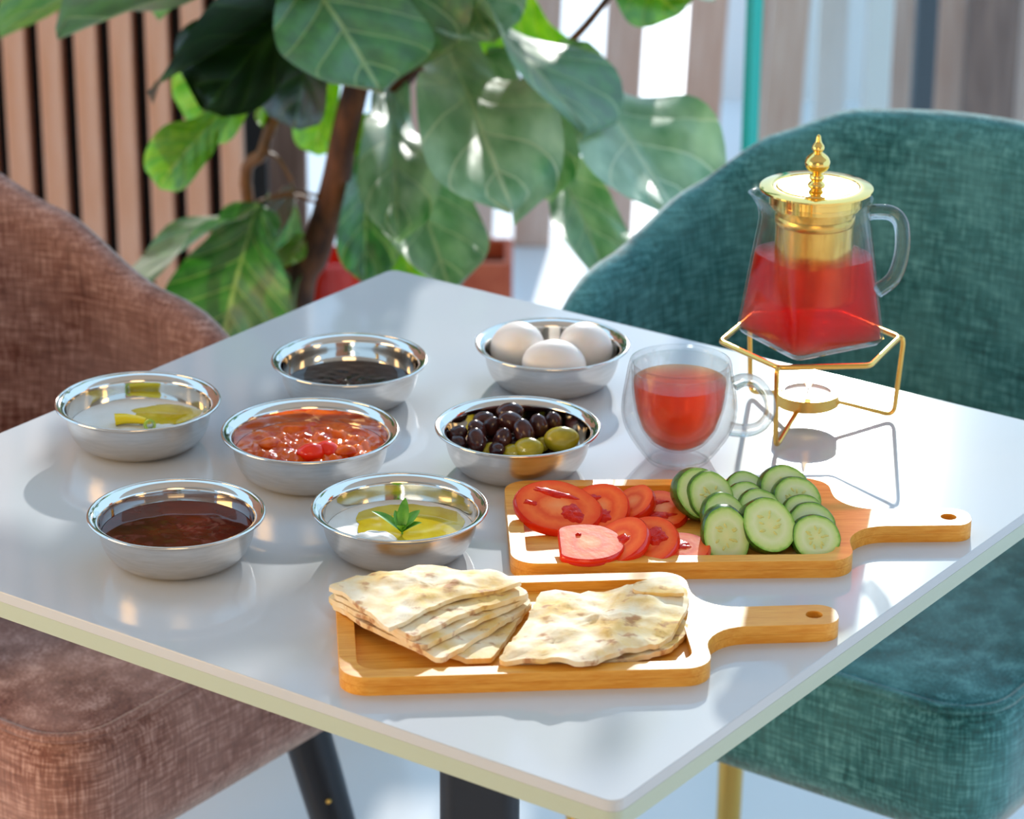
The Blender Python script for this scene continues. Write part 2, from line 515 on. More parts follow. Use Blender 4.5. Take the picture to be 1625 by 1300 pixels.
# slatted wall at the left, each slat its own piece
slw = tag(obj('wall_left', box(-150, 42, 0, 3, 0, 265), M_['slat_back'], loc=(-74, 196, -TABLE_H), smooth=False), 'dark wall panel with pale vertical wood slats behind the fig', kind='structure')
sl_me = mesh('slat', box(-1.5, 1.5, -4.0, 0, 0, 262), M_['slat'], False)
k = 0
x = at_y(22, 100, 192).x
while x > -220:
    x -= 4.85
x += 4.85
while x < -33:
    obj('slat', sl_me, None, slw, (x + 74 + 0.0, 0, 1.5), bevel=0.2)
    x += 4.85

# low wooden fence along the terrace, seen through the plant: each post its own piece
fence = thing('picket_fence', (10, 285, -TABLE_H), 'low pale wooden fence of wide upright boards along the sunny terrace', 'fence')
pk_me = mesh('picket', box(-3.2, 3.2, -1.3, 1.3, 0, 88), M_['post_wood'], False)
for px, py in ((640, 300), (752, 300), (844, 300), (975, 200), (1106, 120), (1236, 100)):
    P = at_y(px, py, 285)
    obj('picket', pk_me, None, fence, (P.x - 10, 0, 0), rot=(0, math.radians(2.2), 0), bevel=0.3)
obj('rail', box(-30, 34, 1.3, 3.3, 70, 76), M_['post_wood'], fence, smooth=False, bevel=0.3)

# glass screen with a green edge, and the posts seen through it
gs = thing('glass_screen', (0, 0, -TABLE_H), 'clear glass screen with a green polished edge behind the teal chair', 'glass screen')
Pg = at_y(1186, 110, 150)
Pr = at_y(1700, 110, 190)
dirg = Vector((Pr.x - Pg.x, Pr.y - Pg.y, 0)); lg = dirg.length; ag = math.atan2(dirg.y, dirg.x)
gs.location = W((Pg.x, Pg.y, -TABLE_H)); gs.rotation_euler = (0, 0, ag)
obj('pane', box(1.7, lg + 40, -0.6, 0.6, 1, 150), M_['pane'], gs, smooth=False)
obj('polished_edge', box(0, 1.7, -0.6, 0.6, 1, 150), M_['pane_edge'], gs, smooth=False)
obj('floor_channel', box(-0.5, lg + 40, -1.4, 1.4, 0, 2.2), M_['alu'], gs, smooth=False, bevel=0.2)

def post(px, wpx, y, m, label, h=240):
    P = at_y(px, 100, y)
    w = wpx * (y - CAM.y) / 0.932 / FOC
    o = obj('screen_post', box(-w / 2, w / 2, -2, 2, 0, h), m, loc=(P.x, P.y, -TABLE_H), smooth=False, bevel=0.3)
    return tag(o, label, 'post')
post(1236, 72, 300, M_['post_wood'], 'beige wooden post just right of the green glass edge', 92)
post(1318, 46, 340, M_['post_grey'], 'pale grey post left of the slim white post', 95)
post(1392, 38, 265, M_['post_white'], 'slim white metal post right of the teapot lid', 95)
post(1433, 40, 320, M_['post_wood'], 'narrow pinkish wooden post between the white and navy posts', 92)
post(1466, 32, 300, M_['post_dark'], 'slim navy post beyond the teal chair back', 95)
post(1508, 46, 320, M_['post_wood'], 'pinkish wooden post just right of the navy post', 92)
post(1572, 78, 310, M_['post_brown'], 'wide dark brown wooden post at the far right', 95)
post(1648, 60, 320, M_['post_wood'], 'pinkish wooden post at the right edge of the picture', 92)
tag(obj('wall_back', box(0, 190, 0, 12, 0, 140), M_['render'], loc=(40, 380, -TABLE_H), smooth=False), 'pale grey garden wall beyond the posts at the right', kind='structure')
post(440, 84, 225, M_['post_brown'], 'wide dark brown wooden post behind the fig trunk', 200)

# terracotta planter and red pot on the terrace
P = at_y(748, 430, 236)
pl = thing('planter_box', (P.x, 236, -TABLE_H), 'terracotta planter box standing behind the back corner of the table', 'planter')
obj('box_body', prism([rrect(6.4, 6.4, 1), rrect(5.2, 5.2, .8)], 2, 15), M_['terra'], pl, bevel=0.3)
obj('base_slab', prism([rrect(6.4, 6.4, 1)], 0, 2), M_['terra'], pl, bevel=0.3)
obj('soil', prism([rrect(5.2, 5.2, .8)], 2, 12), M_['soil'], pl)
P = at_y(523, 445, 232)
rp = thing('glazed_pot', (P.x, 232, -TABLE_H), 'small glossy red pot on the floor right of the fig trunk', 'pot')
obj('pot_body', lathe([(0, 0), (3.6, 0), (4.0, 0.6), (5.0, 8), (5.2, 14.4), (4.7, 14.8), (4.4, 14), (3.8, 2), (0, 1.5)], 40), M_['red_glaze'], rp)
obj('pot_rim', moved(lathe([(4.8, 0), (5.5, .3), (5.5, 1.2), (4.8, 1.5), (4.5, .7)], 40, True), (0, 0, 14.0)), M_['red_glaze'], rp)

# ------------------------------------------------------------------ dining table
D0 = Vector((0.5781, 0.8159, 0)); D1 = Vector((-0.8159, 0.5781, 0))
YAW = math.atan2(D0.y, D0.x)
tb = thing('dining_table', (0, 0, -TABLE_H), 'square white table on a dark central column, set with breakfast', 'table', rz=YAW)
top = obj('tabletop', prism([rrect(34.36, 34.61, 0.9, 4)], TABLE_H - 1.9, TABLE_H), [M_['table']], tb, bevel=0.4)
obj('edge_band', prism([rrect(34.38, 34.63, 0.9, 4), rrect(34.0, 34.25, 0.8, 4)], TABLE_H - 1.9, TABLE_H - 0.75), M_['edge'], tb)
obj('column', prism([rrect(3.0, 3.0, 1.4, 6)], 2, TABLE_H - 2.6), M_['dark_metal'], tb, loc=(0, 0, 0), rot=(0, 0, -YAW))
obj('mounting_plate', prism([rrect(14, 14, 2)], TABLE_H - 2.6, TABLE_H - 1.9), M_['dark_metal'], tb)
obj('base_plate', prism([rrect(22, 22, 2)], 0, 2), M_['dark_metal'], tb, bevel=0.3)

# ------------------------------------------------------------------ chairs
def interp(xs, ys, x):
    if x <= xs[0]: return ys[0]
    for a, b, p, q in zip(xs, xs[1:], ys, ys[1:]):
        if x <= b:
            t = (x - a) / (b - a); t = t * t * (3 - 2 * t) * 0.5 + t * 0.5
            return p + (q - p) * t
    return ys[-1]

def chair(origin, backdir, label, fab, legm, seat, shell, zprof, legs, screw=False):
    """local +Y runs to the back of the chair, z = 0 on the floor"""
    rz = math.atan2(backdir.y, backdir.x) - PI / 2
    c = thing('tub_chair', (origin[0], origin[1], -TABLE_H), label, 'chair', None, rz)
    x0, x1, y0, y1, zt, zb = seat
    cx, hx, hy, cy = (x0 + x1) / 2, (x1 - x0) / 2, (y1 - y0) / 2, (y0 + y1) / 2
    # seat cushion: stacked rounded-rectangle rings, crowned on top
    rings = [(zb, 2.0), (zb + 0.6, 0.8), (zb + 3, 0.1), (zt - 4, 0.0), (zt - 1.6, 0.25), (zt - 0.5, 0.9), (zt, 2.0), (zt + 0.5, 6.0), (zt + 0.8, 12.0)]
    V, F = [], []
    N = 0
    for z, ins in rings:
        l = rrect(hx - ins, hy - ins, max(0.6, 5.5 - ins * 0.5), 8, cx, cy); N = len(l)
        V += [(x, y, z + TABLE_H) for x, y in l]
    for i in range(len(rings) - 1):
        for k in range(N):
            F.append((i * N + k, i * N + (k + 1) % N, (i + 1) * N + (k + 1) % N, (i + 1) * N + k))
    F.append(tuple(range(N))); F.append(tuple((len(rings) - 1) * N + k for k in range(N)))
    obj('seat', (V, F), fab, c, angle=60)
    l = rrect(hx - 0.9, hy - 0.9, 5.0, 8, cx, cy)
    obj('piping', tube([(x, y, zt - 0.35 + TABLE_H) for x, y in l], 0.45, 8, True), fab, c)
    w, yb, zbot, th, flare = shell
    def mid(phi, z, off):
        a = math.radians(phi)
        sx = math.copysign(abs(math.sin(a)) ** 0.75, a); sy = math.copysign(abs(math.cos(a)) ** 0.75, math.cos(a))
        k = 1.0 + flare * (z - zbot) / 40.0
        return Vector((cx + (w * k + off) * sx, (yb * k + off) * sy, z + TABLE_H))
    span = zprof[0][-1]
    prof = [(-1, 0.0), (-1, .25), (-1, .5), (-1, .75), (-1, .93), (-.7, .985), (0, 1.0), (.7, .985), (1, .93), (1, .75), (1, .5), (1, .25), (1, 0.0)]
    def fn(s, t):
        phi = (s * 2 - 1) * span
        zt2 = interp(zprof[0], zprof[1], abs(phi))
        e = min(1.0, (1 - abs(s * 2 - 1)) / 0.04)
        o, h = prof[min(len(prof) - 1, int(round(t * (len(prof) - 1))))]
        return mid(phi, zbot + (zt2 - zbot) * h, o * th / 2 * math.sqrt(max(0.02, e)))
    obj('backrest', surf(fn, 72, len(prof) - 1), fab, c, angle=70)
    for (lx, ly, fx, fy, zt3, r1, r2) in legs:
        lg_ = obj('leg', tube([(lx, ly, zt3 + TABLE_H), (fx, fy, 0)], [r1, r2], 16), legm, c)
        if screw:
            q_ = Vector((lx, ly, zt3 + TABLE_H)).lerp(Vector((fx, fy, 0)), 0.24)
            rr_ = (r1 + (r2 - r1) * .24)
            d_ = Matrix.Rotation(-rz, 3, 'Z') @ Vector((0.25, -0.97, 0))
            obj('screw', ellipsoid(.28, .28, .28, 12, 8), M_['gold'], lg_, loc=tuple(q_ + d_ * rr_))
    return c

# teal chair on the far right side, facing the table
TA0 = D0 * 58.0 + D1 * 1.0
teal = chair(TA0, D0, 'teal woven tub chair with a high rounded back behind the teapot', M_['teal'], M_['gold'],
             (-25, 25.5, -21.6, 20, -27.6, -40), (25, 24.0, -38, 3.4, 0.08),
             ([0, 25, 45, 66, 90, 105], [8.2, 7.2, 4.6, 0.5, -4.0, -8.5]),
             [(-17, 10, -18.5, 12, -40, 1.4, 1.2), (17, 10, 18.5, 12, -40, 1.4, 1.2), (-18, -14, -20, -16, -40, 1.4, 1.2), (18, -14, 20, -16, -40, 1.4, 1.2)])
# brown chair at the left side
BR0 = D0 * 10.0 + D1 * 58.0
brown = chair(BR0, D1, 'brown woven tub chair with dark tapered legs at the left of the table', M_['brown'], M_['dark_metal'],
              (-21, 21, -26, 18, -27.6, -40), (20.5, 24.0, -38, 3.4, 0.06),
              ([0, 25, 45, 66, 90, 105], [8.5, 7.0, 4.0, 0.0, -6.5, -11]),
              [(14.5, -20, 19.5, -27, -40, 2.3, 1.5), (-14.5, -20, -19.5, -27, -40, 2.3, 1.5), (14.5, 12, 19, 16, -40, 2.3, 1.5), (-14.5, 12, -19, 16, -40, 2.3, 1.5)], True)

# ------------------------------------------------------------------ steel bowls
BH = 3.36
OUT = [(0, 0.12), (2.9, 0.12), (3.1, 0.0), (3.6, 0.02), (4.15, 0.22), (4.65, 0.62), (5.0, 1.2), (5.2, 1.9), (5.3, 2.6), (5.36, 2.95), (5.62, 3.16), (5.86, 3.26)]
INN = [(5.86, 3.34), (5.58, 3.26), (5.28, 3.0), (5.2, 2.6), (5.1, 1.9), (4.9, 1.22), (4.55, 0.68), (4.05, 0.32), (3.5, 0.16), (0, 0.2)]
def smoothprof(p, per=3):
    return [(max(0, q.x), q.y) for q in smooth_path([Vector((r, z, 0)) for r, z in p], per)]
def bowl_geo():
    o = smoothprof(OUT); i = smoothprof(INN)
    g = lathe(o + i, 96)
    return g, (len(o) - 2) * 96 + 96
g, cut = bowl_geo()
bowl_me = mesh('bowl_body', g, [M_['steel_out'], M_['steel_in']], True, 60)
for poly in bowl_me.polygons:
    c = poly.center / CM
    r = math.hypot(c.x, c.y)
    # the inner wall is polished, the outside brushed
    zo = 0
    n_ = poly.normal
    if (c.x * n_.x + c.y * n_.y) < 0 or (n_.z > 0.6): poly.material_index = 1
rim_me = mesh('bowl_rim', moved(lathe([(5.93 + 0.12 * math.cos(a), 0.12 * math.sin(a)) for a in [2 * PI * k / 10 for k in range(10)]], 96, True), (0, 0, 3.3)), M_['steel_in'])
BOWLS = {}
def bowl(key, x, y, label, s=1.0):
    b = thing('steel_bowl', (x, y, 0), label, 'bowl', 'stainless steel bowls on the table')
    b.scale = (s, s, s)
    b.rotation_euler = (0, 0, random.uniform(0, 6))
    obj('bowl_body', bowl_me, None, b); obj('rim', rim_me, None, b)
    BOWLS[key] = (x, y, s)
    return b
bowl('A', -20.45, -14.05, 'steel bowl holding dark red syrup, front left of the table')
bowl('B', -10.35, 16.18, 'steel bowl holding black jam, at the back of the table')
bowl('C', -25.57, 6.79, 'steel bowl of plain white labneh at the left edge of the table', 1.017)
bowl('D', -5.37, -12.71, 'steel bowl of labneh with oil and mint, nearest the flatbread')
bowl('E', 5.36, 20.02, 'steel bowl holding three white eggs')
Pf = at(492.3, 681.7, BH * 1.068)
bowl('F', Pf.x, Pf.y, 'largest steel bowl, holding chunky tomato sauce', 1.068)
bowl('G', 2.65, 2.37, 'steel bowl holding dark and green olives')

def rad_at(z):
    pr = INN[::-1]
    return interp([q[1] for q in pr], [q[0] for q in pr], z) - 0.02

def pool(key, z, amp, sc, dome=0.0, n=20, m=72, edge=0.0):
    """food filling the bowl up to z: an uneven top and a body following the bowl wall"""
    V, F = [], []
    R = rad_at(z)
    V.append((0, 0, z + dome + amp * fbm(3, 1, 0, 1)))
    for i in range(1, n + 1):
        r = R * i / n
        for k in range(m):
            a = 2 * PI * k / m
            x, y = r * math.cos(a), r * math.sin(a)
            fall = 1 - (i / n) ** 6
            V.append((x, y, z + (dome * (1 - (i / n) ** 2) + amp * fbm(x + 7, y - 3, 0, sc)) * fall))
    for k in range(m): F.append((0, 1 + k, 1 + (k + 1) % m))
    for i in range(n - 1):
        a, b = 1 + i * m, 1 + (i + 1) * m
        for k in range(m): F.append((a + k, b + k, b + (k + 1) % m, a + (k + 1) % m))
    zs = [z * q for q in (0.75, 0.5, 0.3)]
    last = 1 + (n - 1) * m
    for q in zs:
        s = len(V); rr = rad_at(max(q, 0.22)) - 0.02
        V += [(rr * math.cos(2 * PI * k / m), rr * math.sin(2 * PI * k / m), max(q, 0.22)) for k in range(m)]
        for k in range(m): F.append((last + k, s + k, s + (k + 1) % m, last + (k + 1) % m))
        last = s
    F.append(tuple(last + k for k in range(m)))
    return V, F

def food(name, key, z, mt, label, cat, **kw):
    x, y, s = BOWLS[key]
    g_ = pool(key, z, kw.pop('amp', 0.0), kw.pop('sc', 0.6), **kw)
    o = obj(name, g_, mt, loc=(x, y, 0), angle=80)
    o.scale = (s, s, s)
    return tag(o, label, cat)
food('grape_syrup', 'A', 2.05, M_['syrup'], 'dark red glossy syrup filling the front left bowl', 'syrup', amp=0.02)
food('black_jam', 'B', 1.4, M_['jam'], 'glossy black jam in the back bowl', 'jam', amp=0.08, sc=1.5)
food('labneh', 'C', 1.6, M_['labneh'], 'plain white labneh in the bowl at the left edge', 'labneh', amp=0.16, sc=0.45)
food('labneh', 'D', 1.7, M_['labneh'], 'white labneh under olive oil and mint', 'labneh', amp=0.14, sc=0.5)
food('tomato_sauce', 'F', 2.0, M_['shak'], 'chunky orange red tomato sauce in the largest bowl', 'sauce', amp=0.42, sc=1.1, dome=0.15, n=40, m=120)
food('olive_brine', 'G', 0.5, M_['jam'], 'dark brine pooled under the olives', 'brine', amp=0.0)

# olive oil pooled on the mint labneh
def blob(cx, cy, rx, ry, z, h, seed, n=10, m=48, amp=0.18):
    V = [(cx, cy, z + h)]; F = []
    for i in range(1, n + 1):
        t = i / n
        for k in range(m):
            a = 2 * PI * k / m
            w_ = 1 + amp * fbm(math.cos(a) * 1.3 + seed, math.sin(a) * 1.3, seed, 1)
            V.append((cx + rx * t * w_ * math.cos(a), cy + ry * t * w_ * math.sin(a), z + h * (1 - t ** 4)))
    for k in range(m): F.append((0, 1 + k, 1 + (k + 1) % m))
    for i in range(n - 1):
        a, b = 1 + i * m, 1 + (i + 1) * m
        for k in range(m): F.append((a + k, b + k, b + (k + 1) % m, a + (k + 1) % m))
    s = len(V); V.append((cx, cy, z - 0.3))
    b = 1 + (n - 1) * m
    for k in range(m): F.append((b + k, s, b + (k + 1) % m))
    return V, F
x, y, s = BOWLS['D']
tag(obj('olive_oil', blob(0.7, 0.7, 3.9, 3.6, 1.74, 0.1, 3.1), M_['oil'], loc=(x, y, 0), angle=80), 'yellow green olive oil pooled over the mint labneh', 'oil')
x, y, s = BOWLS['C']
tag(obj('olive_oil', blob(1.7, 1.8, 2.6, 2.2, 1.62, 0.14, 5.7), M_['oil'], loc=(x, y, 0), angle=80), 'golden olive oil at the right side of the plain labneh', 'oil')
# lump of labneh
x, y, s = BOWLS['D']
tag(obj('labneh_dollop', blob(-1.6, -2.3, 1.5, 1.0, 1.8, 0.55, 9.0, amp=0.4), M_['labneh'], loc=(x, y, 0), angle=80), 'small white dollop of labneh left of the mint', 'labneh')
# mint sprig
def small_leaf(L, w, curl):
    def fn(s_, t_):
        ww = w * math.sin(PI * min(1, t_ * 0.96 + 0.03)) ** 0.8
        xx = (s_ * 2 - 1) * ww
        return Vector((xx, t_ * L, -abs(s_ * 2 - 1) * ww * -0.35 + curl * t_ * (1 - t_) * L))
    return surf(fn, 6, 12)
Pm = at(638, 846, 1.9)
mint = thing('mint_sprig', (Pm.x, Pm.y, 1.9), 'fresh green mint sprig standing in the oily labneh', 'herb')
obj('stem', tube([(0, 0, -0.35), (0.02, 0, 0.3), (0.05, 0.05, 0.6)], 0.07, 8), M_['mint'], mint)
for az, el, L, w in ((-8, 55, 2.4, 0.4), (62, 24, 2.6, 0.42), (30, 50, 1.6, 0.42), (-40, 30, 2.1, 0.46), (-75, 22, 1.5, 0.4), (170, 50, 1.0, 0.34), (-100, 45, 1.2, 0.36)):
    o = obj('leaf', small_leaf(L, w, 0.25), M_['mint'], mint, (0, 0, 0.05))
    o.rotation_euler = (math.radians(el), 0, math.radians(az))
# garnish in the plain labneh
Pq = at(206, 669, 1.9)
gp = thing('pepper_strip', (Pq.x, Pq.y, 1.72), 'yellow pepper strip lying on the plain labneh', 'garnish')
obj('strip', tube(smooth_path([(-1.1, 0, .32), (-0.4, 0.1, .36), (0.5, 0.08, .3), (1.2, -0.05, 0.25)], 5), [0.62 - 0.02 * k for k in range(16)], 12, flat=0.7), M_['pepper'], gp)
Pq = at(236, 671, 1.9)
gp = thing('spring_onion', (Pq.x, Pq.y, 1.72), 'pale green spring onion ring beside the yellow pepper strip', 'garnish')
obj('onion_ring', lathe([(0.42, 0), (0.46, .35), (0.42, .7), (0.27, .7), (0.27, 0)], 20, True), M_['scallion'], gp, rot=(1.2, 0.3, 0.2))
# tomato chunks in the sauce
for (u, v, sx, sy, sz, rz, lab) in ((494, 716, 1.05, .8, .85, .2, 'glossy red tomato chunk at the front middle of the sauce'), (519, 711, 1.0, .75, .75, -.5, 'shiny tomato chunk right of the front one in the sauce'), (548, 713, .9, .6, .5, .3, 'small dark tomato piece at the right front of the sauce'), (430, 700, 1.0, .7, .45, .8, 'orange tomato piece at the left of the sauce')):
    Pt = at(u, v, 2.5)
    E_ = ellipsoid(sx, sy, sz, 18, 10)
    E_ = ([(a * (1 + .12 * fbm(a, b, c, 1.5)), b, c + .12 * fbm(b, a, c, 1.2)) for a, b, c in E_[0]], E_[1])
    tag(obj('tomato_chunk', E_, M_['tom_skin'] if sz > .7 else M_['shak'], loc=(Pt.x, Pt.y, 2.3), rot=(0.2, 0.1, rz)), lab, 'tomato', 'tomato chunks in the sauce')

# eggs
egg_me = mesh('egg', ellipsoid(2.03, 2.03, 2.6, 40, 24, 0.09), M_['egg'])
for (u, v, z, rot, lab) in ((822, 551, 2.75, (1.05, 0.0, 0.5), 'white egg at the left of the bowl'),
                            (928, 552, 2.75, (0.95, 0.0, -0.55), 'white egg at the right of the bowl'),
                            (879, 580, 2.6, (1.25, 0.0, -1.25), 'white egg at the front of the bowl')):
    P = at(u, v, z)
    tag(obj('egg', egg_me, None, loc=P, rot=rot), lab, 'egg', 'eggs in the steel bowl')

# olives
dark_me = mesh('olive', ellipsoid(0.68, 0.68, 0.92, 20, 14, 0.05), M_['olive_dark'])
green_me = mesh('olive', ellipsoid(0.78, 0.78, 1.1, 20, 14, 0.05), M_['olive_green'])
tip_me = mesh('olive_tip', moved(ellipsoid(0.1, 0.1, 0.06, 10, 6), (0, 0, 0.86)), M_['olive_dark'])
def olive(u, v, z, rot, me, lab, s=1.0, grp='dark olives in the bowl'):
    P = at(u, v, z)
    x, y, _ = BOWLS['G']
    dv = Vector((P.x - x, P.y - y)); lim = rad_at(min(z, 2.9)) - 0.75 * s
    if dv.length > lim:
        dv = dv.normalized() * lim
    o = obj('olive', me, None, loc=(x + dv.x, y + dv.y, z), rot=rot)
    o.scale = (s, s, s)
    tag(o, lab, 'olive', grp)
    return o
OL = [(724, 688, 2.3, (.5, .9, 0), 'dark olive touching the bowl wall at the far left', .9),
      (727, 702, 1.9, (.9, 1.2, 0), 'dark olive half hidden behind the left front rim', .85),
      (757.5, 683, 2.5, (.3, -.5, 0), 'dark olive behind the large front left one', 1.0),
      (756.6, 699, 2.2, (-.5, -.3, 0), 'large upright dark olive at the front left', 1.05),
      (779.7, 677, 2.5, (.4, .4, 0), 'dark olive just right of the left pair', .98),
      (768, 667, 2.6, (.2, 1.3, 0), 'dark olive lying at the back left of the heap', .95),
      (811, 670, 2.9, (.3, -1.0, 0), 'large glossy dark olive on top of the heap', 1.15),
      (809, 655, 2.9, (.2, 1.3, 0), 'dark olive lying against the back wall', 1.15),
      (798, 697, 2.3, (.2, .2, 0), 'upright dark olive in the front middle', 1.02),
      (831, 686, 2.7, (-.2, -.35, 0), 'dark olive right of the heap centre', 1.15),
      (855, 677, 2.7, (.1, -.2, 0), 'upright dark olive behind the large green olive', 1.08),
      (878, 671, 2.7, (.2, -.1, 0), 'dark olive farthest right in the bowl', .95),
      (789, 713, 1.8, (.9, .9, 0), 'dark olive peeking over the front rim', .85)]
for u, v, z, r, lab, s_ in OL: olive(u, v, z, r, dark_me, lab, s_)
for u, v, z, r, lab, s_ in ((891, 697, 2.4, (.2, 1.45, .15), 'largest green olive at the right of the bowl', 1.2),
                            (839, 712, 2.0, (.2, 1.4, -.2), 'green olive at the front middle of the bowl', 1.05),
                            (860, 706, 1.8, (.3, .8, 0), 'small green olive between the two large green ones', .7),
                            (776, 713, 1.6, (.3, .8, 0), 'small green olive at the front left rim', .6),
                            (814, 718, 1.6, (.3, 1.3, 0), 'green olive tip left of the front green olive', .8)):
    olive(u, v, z, r, green_me, lab, s_, 'green olives in the bowl')
x, y, _ = BOWLS['G']
for i in range(9):
    a = 2 * PI * i / 8; r_ = 2.7 if i < 8 else 0
    tag(obj('olive', dark_me, None, loc=(x + r_ * math.cos(a), y + r_ * math.sin(a), 0.98), rot=(1.4, 0, a * 1.7)), 'dark olive low in the heap, ' + ('toward the right', 'toward the back right', 'toward the back', 'toward the back left', 'toward the left', 'toward the front left', 'toward the front', 'toward the front right', 'at its very middle')[i], 'olive', 'dark olives in the bowl')

# ------------------------------------------------------------------ bamboo boards
def board_outline():
    L, Wd, r, he, hw, fr, er = 11.6, 7.25, 1.8, 20.65, 1.5, 2.9, 1.25
    o = []
    def arc(cx, cy, rr, a0, a1, n=8):
        for k in range(n + 1):
            a = math.radians(a0 + (a1 - a0) * k / n); o.append((cx + rr * math.cos(a), cy + rr * math.sin(a)))
    arc(-L + r, -Wd + r, r, 180, 270)
    arc(L - r, -Wd + r, r, 270, 360)
    arc(L + fr, -hw - fr, fr, 180, 90)
    arc(he - er, -hw + er, er, 270, 360)
    arc(he - er, hw - er, er, 0, 90)
    arc(L + fr, hw + fr, fr, 270, 180)
    arc(L - r, Wd - r, r, 0, 90)
    arc(-L + r, Wd - r, r, 90, 180)
    return o
BT = 1.25
def board(cx, cy, rz, label):
    hole = [(19.1 + .55 * math.cos(2 * PI * k / 20), .55 * math.sin(2 * PI * k / 20)) for k in range(20)]
    rec = rrect(10.5, 6.1, 1.3, 8)
    o = board_outline()
    b = thing('cutting_board', (cx, cy, 0), label, 'board', 'bamboo serving boards', rz)
    obj('tray_floor', prism([o, hole], 0, 0.6), M_['bamboo'], b, angle=30)
    rim_ = obj('raised_rim', prism([o, rec, hole], 0.6, BT), M_['bamboo'], b, angle=30)
    rim_.modifiers.new('bevel', 'BEVEL').width = 0.0006
    rim_.modifiers['bevel'].segments = 2; rim_.modifiers['bevel'].limit_method = 'ANGLE'; rim_.modifiers['bevel'].angle_limit = math.radians(50)
    return b
board(13.55, -9.75, math.radians(2.3), 'bamboo handled board carrying tomato and cucumber slices')
board(2.75, -26.6, math.radians(4.6), 'bamboo handled board carrying folded flatbread')

# ------------------------------------------------------------------ tomato slices
def slice_outline(rx, ry, cutx, seed, n=44):
    """rounded slice, cut straight at local x = cutx * rx when given"""
    pts = []
    for k in range(n):
        a = 2 * PI * k / n
        r = 1 + 0.05 * fbm(math.cos(a) + seed, math.sin(a), seed, 1.2)
        px_, py_ = rx * r * math.cos(a), ry * r * math.sin(a)
        if cutx is not None: px_ = max(px_, cutx * rx)
        pts.append((px_, py_))
    return pts

def slab(pts, h, ins, z0=0.0, dish=0.0, skin=False, rings=5):
    """slab with rounded lip from a star-shaped outline; skin = only the side band"""
    cx = sum(p[0] for p in pts) / len(pts); cy = sum(p[1] for p in pts) / len(pts); n = len(pts)
    def ring(k, z): return [(cx + (x_ - cx) * k, cy + (y_ - cy) * k, z) for x_, y_ in pts]
    V, F = [], []
    if skin:
        rs = [ring(1 - ins, z0 + h), ring(1.0, z0 + h * .8), ring(1.012, z0 + h * .5), ring(1.0, z0 + h * .2), ring(1 - ins, z0)]
        for r in rs: V += r
        for i in range(len(rs) - 1):
            for k in range(n): F.append((i * n + k, i * n + (k + 1) % n, (i + 1) * n + (k + 1) % n, (i + 1) * n + k))
        return V, F
    rs = [ring((1 - ins) * (1 - j / rings), z0 + h - dish * (j > 0)) for j in range(rings)]
    U = []
    for j, r in enumerate(rs):
        V += r; U += [((1 - j / rings) * math.cos(2 * PI * k / n), (1 - j / rings) * math.sin(2 * PI * k / n)) for k in range(n)]
    for i in range(rings - 1):
        for k in range(n): F.append((i * n + k, i * n + (k + 1) % n, (i + 1) * n + (k + 1) % n, (i + 1) * n + k))
    c = len(V); V.append((cx, cy, z0 + h - dish)); U.append((0, 0))
    for k in range(n): F.append(((rings - 1) * n + k, (rings - 1) * n + (k + 1) % n, c))
    b = len(V); V += ring(1 - ins, z0); U += [(math.cos(2 * PI * k / n), math.sin(2 * PI * k / n)) for k in range(n)]
    for k in range(n): F.append((k, (k + 1) % n, b + (k + 1) % n, b + k))
    F.append(tuple(b + k for k in range(n)))
    return V, F, U

def tomato(u, v, zc, rx, ry, rz, tilt, tdir, cutx, gels, seed, label, h=0.75):
    P = at(u, v, zc)
    t = thing('tomato_slice', P, label, 'tomato slice', 'tomato slices on the board')
    nrm = Vector((math.sin(math.radians(tilt)) * math.cos(math.radians(tdir)), math.sin(math.radians(tilt)) * math.sin(math.radians(tdir)), math.cos(math.radians(tilt))))
    q = nrm.to_track_quat('Z', 'Y')
    # turn about the face normal
    base = Vector((0, 0, 1)).rotation_difference(nrm)
    from mathutils import Quaternion
    t.rotation_mode = 'QUATERNION'
    t.rotation_quaternion = base @ Quaternion((0, 0, 1), math.radians(rz))
    pts = slice_outline(rx, ry, cutx, seed)
    obj('flesh', slab(pts, h, 0.05, -h), M_['tom_flesh'], t, angle=50)
    obj('skin', slab(pts, h * 1.0, 0.045, -h, skin=True), M_['tom_skin'], t, angle=60)
    for gx, gy, gr1, gr2 in gels:
        g1 = blob(gx, gy, gr1, gr2, -0.06, 0.14, seed + gx, 6, 28, 0.5)
        g1 = ([(a, b, c + 0.05 * fbm(a, b, seed, 5)) for a, b, c in g1[0]], g1[1])
        obj('seed_pocket', g1, M_['tom_gel'], t, angle=80)
    return t
# u, v, z, radii, spin, tilt, tilt direction (-90 = towards the camera)
tomato(886, 802, 2.1, 3.15, 2.4, -14, 24, -80, None, [(1.1, -.45, 1.0, .85), (-.6, .95, 1.7, .4), (-1.9, -.4, .5, .3)], 1.3, 'largest tomato slice at the back left with a deep notch')
tomato(952, 804, 1.8, 2.1, 2.35, 10, 26, -110, None, [(-.2, -.8, .95, .8), (-.6, .9, .8, .45)], 2.7, 'second tomato slice in the back row, half under the largest')
tomato(1003, 796, 1.75, 1.6, 1.8, -15, 26, -150, None, [], 4.1, 'smooth tomato slice without seeds, third in the back row')
tomato(1050, 806, 1.35, 1.9, 2.2, 5, 12, -80, None, [(-.2, -.9, 1.1, .55), (-.3, .7, .8, .4)], 5.9, 'tomato slice at the right end of the back row by the cucumber')
tomato(931, 860, 1.95, 2.6, 2.3, 3, 9, -80, -0.72, [(-.5, .9, .28, .2)], 7.7, 'square cut tomato slice at the front left', 0.6)
tomato(982, 857, 1.9, 2.0, 2.35, -40, 26, -140, None, [(.2, .1, .65, .6)], 8.8, 'tilted tomato slice, second in the front row')
